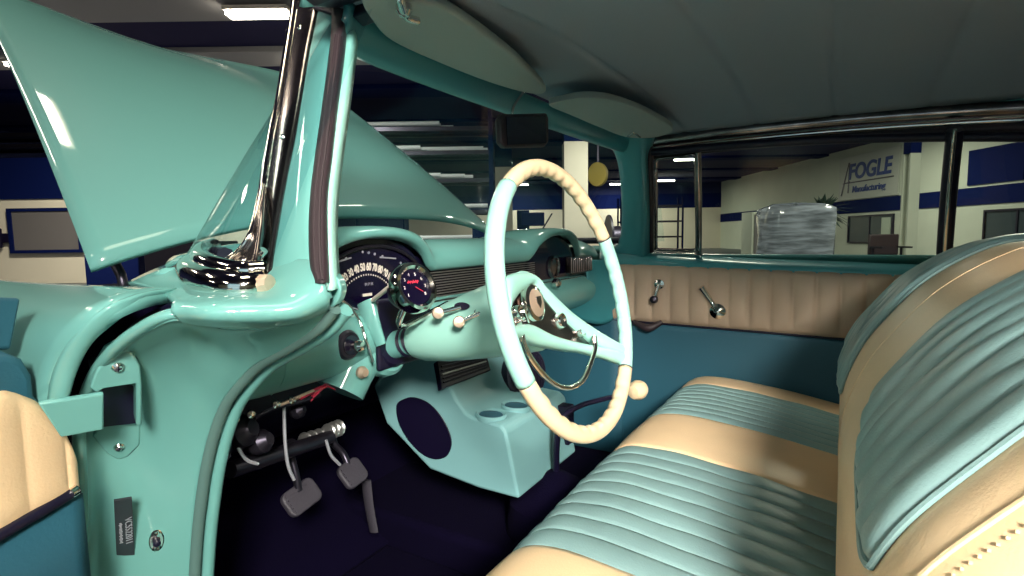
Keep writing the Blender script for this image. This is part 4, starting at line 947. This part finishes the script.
def pad(x0, x1, j0, j1, n, name):
    """raised pleated pad on the backrest; pleats run up the back"""
    nu = n*8; nvv = 70; vs = []; xc = (x0+x1)/2; hw = (x1-x0)/2
    for j in range(nvv+1):
        q = j/nvv; jj = j0+(j1-j0)*q
        # rounded lower corners, slanted lower edge
        for i in range(nu+1):
            c = -1+2*i/nu; low = j0+(j1-j0)*(.03*max(0, -c)**8+.15*max(0, c)**3); jl = low+(j1-low)*q
            x = xc+hw*c
            ed = min(1, (1-abs(c))/.05, q/.035, (1-q)/.03); f = (i % 8)/8
            d = -.002+.010*ed**.5+(.006*abs(math.sin(math.pi*f))**.6+.0018*math.sin(x*60+jl*.22)*math.sin(jl*.13+x*9))*ed
            vs.append(bpt(x, jl, d))
    N = nu+1; fs = [(j*N+i, j*N+i+1, (j+1)*N+i+1, (j+1)*N+i) for j in range(nvv) for i in range(nu)]
    o = finish(name, mesh(name, vs, fs), VTEAL, bs, True)
    lo = [bpt(xc+hw*c, j0+(j1-j0)*(.03*max(0, -c)**8+.15*max(0, c)**3), .003) for c in np.linspace(-1, 1, 30)]
    up = [bpt(x1, j, .003) for j in np.linspace(j0+(j1-j0)*.15, j1, 40)][1:]; tp = [bpt(x, j1, .003) for x in np.linspace(x1, x0, 12)][1:]
    dn = [bpt(x0, j, .003) for j in np.linspace(j1, j0+(j1-j0)*.03, 40)][1:]
    tube('pad_piping', lo+up+tp+dn, .0032, VTEAL, o, 6)
pad(-.605, -.24, 26, 66, 8, 'backrest_insert'); pad(.19, .575, 20, 66, 8, 'backrest_insert')
tube('backrest_seam', [bpt(.0, j, .0) for j in np.linspace(8, 66, 40)], .0010, CREAM, bs, 6)
tube('backrest_seam', [bpt(-.655, j, .0) for j in np.linspace(8, 70, 40)], .0022, CREAM, bs, 6)
st = []
for j in np.linspace(14, 64, 70):
    p = bpt(-.668, j, .0008); st.append(box_data(p, (.0014, .0022, .0022)))
make('backrest_stitching', merge(*st), CREAM, bs)

# ================================================================== OPEN DRIVER DOOR (left edge)
dd = empty('driver_door', (0, 0, 0)); dd.parent = car
HQ = P(81, 480, 'x', -.868); HQ[2] = 0; DD = np.array([-.94, -.34, 0]); DD /= np.linalg.norm(DD); DNv = np.array([DD[1], -DD[0], 0])
if np.dot(DNv, CAM-HQ) < 0: DNv = -DNv
def Dp(px, py, n=0): return PN(px, py, HQ+DNv*n, DNv)
def Dw(s, z, n=0): return HQ+DD*s+np.array([0, 0, z])+DNv*n
# slab of the door with its curved front edge
zmax = Dp(20, 355)[2]
edge = [Dp(80, 640), Dp(80, 576), Dp(78, 500), Dp(66, 450), Dp(50, 410), Dp(38, 395), Dp(36, 375), Dp(26, 358), Dp(8, 351)]
s_end = 1.0
poly = edge+[Dw(s_end, zmax), Dw(s_end, .33), Dw(.0, .33)]
prism('door_shell', poly, -DNv*.085, VBLUE, dd, .01)  # dark blue instead of teal, to paint in the shade on the door top
# pleated beige upper panel
def dpz(py_px): return Dp(*py_px)
def s_of(p): return float(np.dot(p-HQ, DD))
crv = [(75, 490), (75, 478), (72, 462), (66, 445), (58, 428), (46, 413), (30, 401), (14, 394), (0, 391)]
cpts = [Dp(a, b, .004) for a, b in crv]; ss = [s_of(p) for p in cpts]; zz = [p[2] for p in cpts]
bot = [Dp(a, b, .004) for a, b in ((75, 492), (0, 535))]; sb = [s_of(p) for p in bot]; zb_ = [p[2] for p in bot]; slope_ = (zb_[1]-zb_[0])/(sb[1]-sb[0])
vs = []; n = 15; nu = n*10; s0 = ss[0]; s1 = .85; step = (s_of(Dp(18, 470))-s_of(Dp(60, 470)))
for j in range(16):
    for i in range(nu+1):
        s_ = s0+(s1-s0)*(i/nu)**1.4; zt_ = np.interp(s_, ss, zz); zl = max(zb_[0]+slope_*(s_-sb[0]), zb_[0]+slope_*.25); zt_ = max(zt_, zl+.002)
        f = ((s_-s_of(Dp(60, 470)))/step) % 1; b = .0045*abs(math.sin(math.pi*f))**.35; e = min(1, j/2, (15-j)/2, i/4)
        vs.append(Dw(s_, zl+(zt_-zl)*j/15, .004+b*e))
fs = [(j*(nu+1)+i, j*(nu+1)+i+1, (j+1)*(nu+1)+i+1, (j+1)*(nu+1)+i) for j in range(15) for i in range(nu)]
finish('pleated_panel', mesh('pleated_panel', vs, fs), CREAM, dd, True, .004)
tube('panel_moulding', [Dp(77, 490, .010), Dp(40, 512, .010), Dp(0, 535, .010), Dw(sb[1]+.1, max(zb_[1]+slope_*.1, .5), .01)], .006, BLACK, dd, 8, n=20)
tube('moulding_end', [Dp(76, 490, .012), Dp(70, 494, .012)], .006, CHROME, dd, 8)
surf('lower_panel', [[Dw(s_, zb_[0]+slope_*min(s_-sb[0], .25)-.004, .004), Dw(s_, .55, .006), Dw(s_, .36, .004)] for s_ in (sb[0]-.006, .05+sb[0], .15+sb[0], .3+sb[0], .9)], 14, 8, VBLUE, dd, .006)
# window post stub at top of door
prism('window_frame', [Dp(22, 298, -.04), Dp(12, 350, -.04), Dp(-30, 350, -.04), Dp(-30, 296, -.04)], -DNv*.03, VBLUE, dd, .004)  # shade painted in with the same dark blue as the shell
# check strap
_c = PN(104, 412, on_pil(upper, .012)[0], npil)
R1, R2 = _c+(PN(104, 394, _c, npil)-_c), PN(104, 430, _c, npil)
L1, L2 = Dp(38, 404, .022), Dp(61, 438, .022)
prism('check_strap', [R1, R2, L2, L1], np.cross(R2-R1, L1-R1)/np.linalg.norm(np.cross(R2-R1, L1-R1))*.006, MINT, dd, .002)

# thing > part > sub-part: hang anything deeper on the part above it
for o in list(bpy.data.objects):
    chain = [o]
    while chain[-1].parent: chain.append(chain[-1].parent)
    if len(chain) > 3: o.parent = chain[-2]
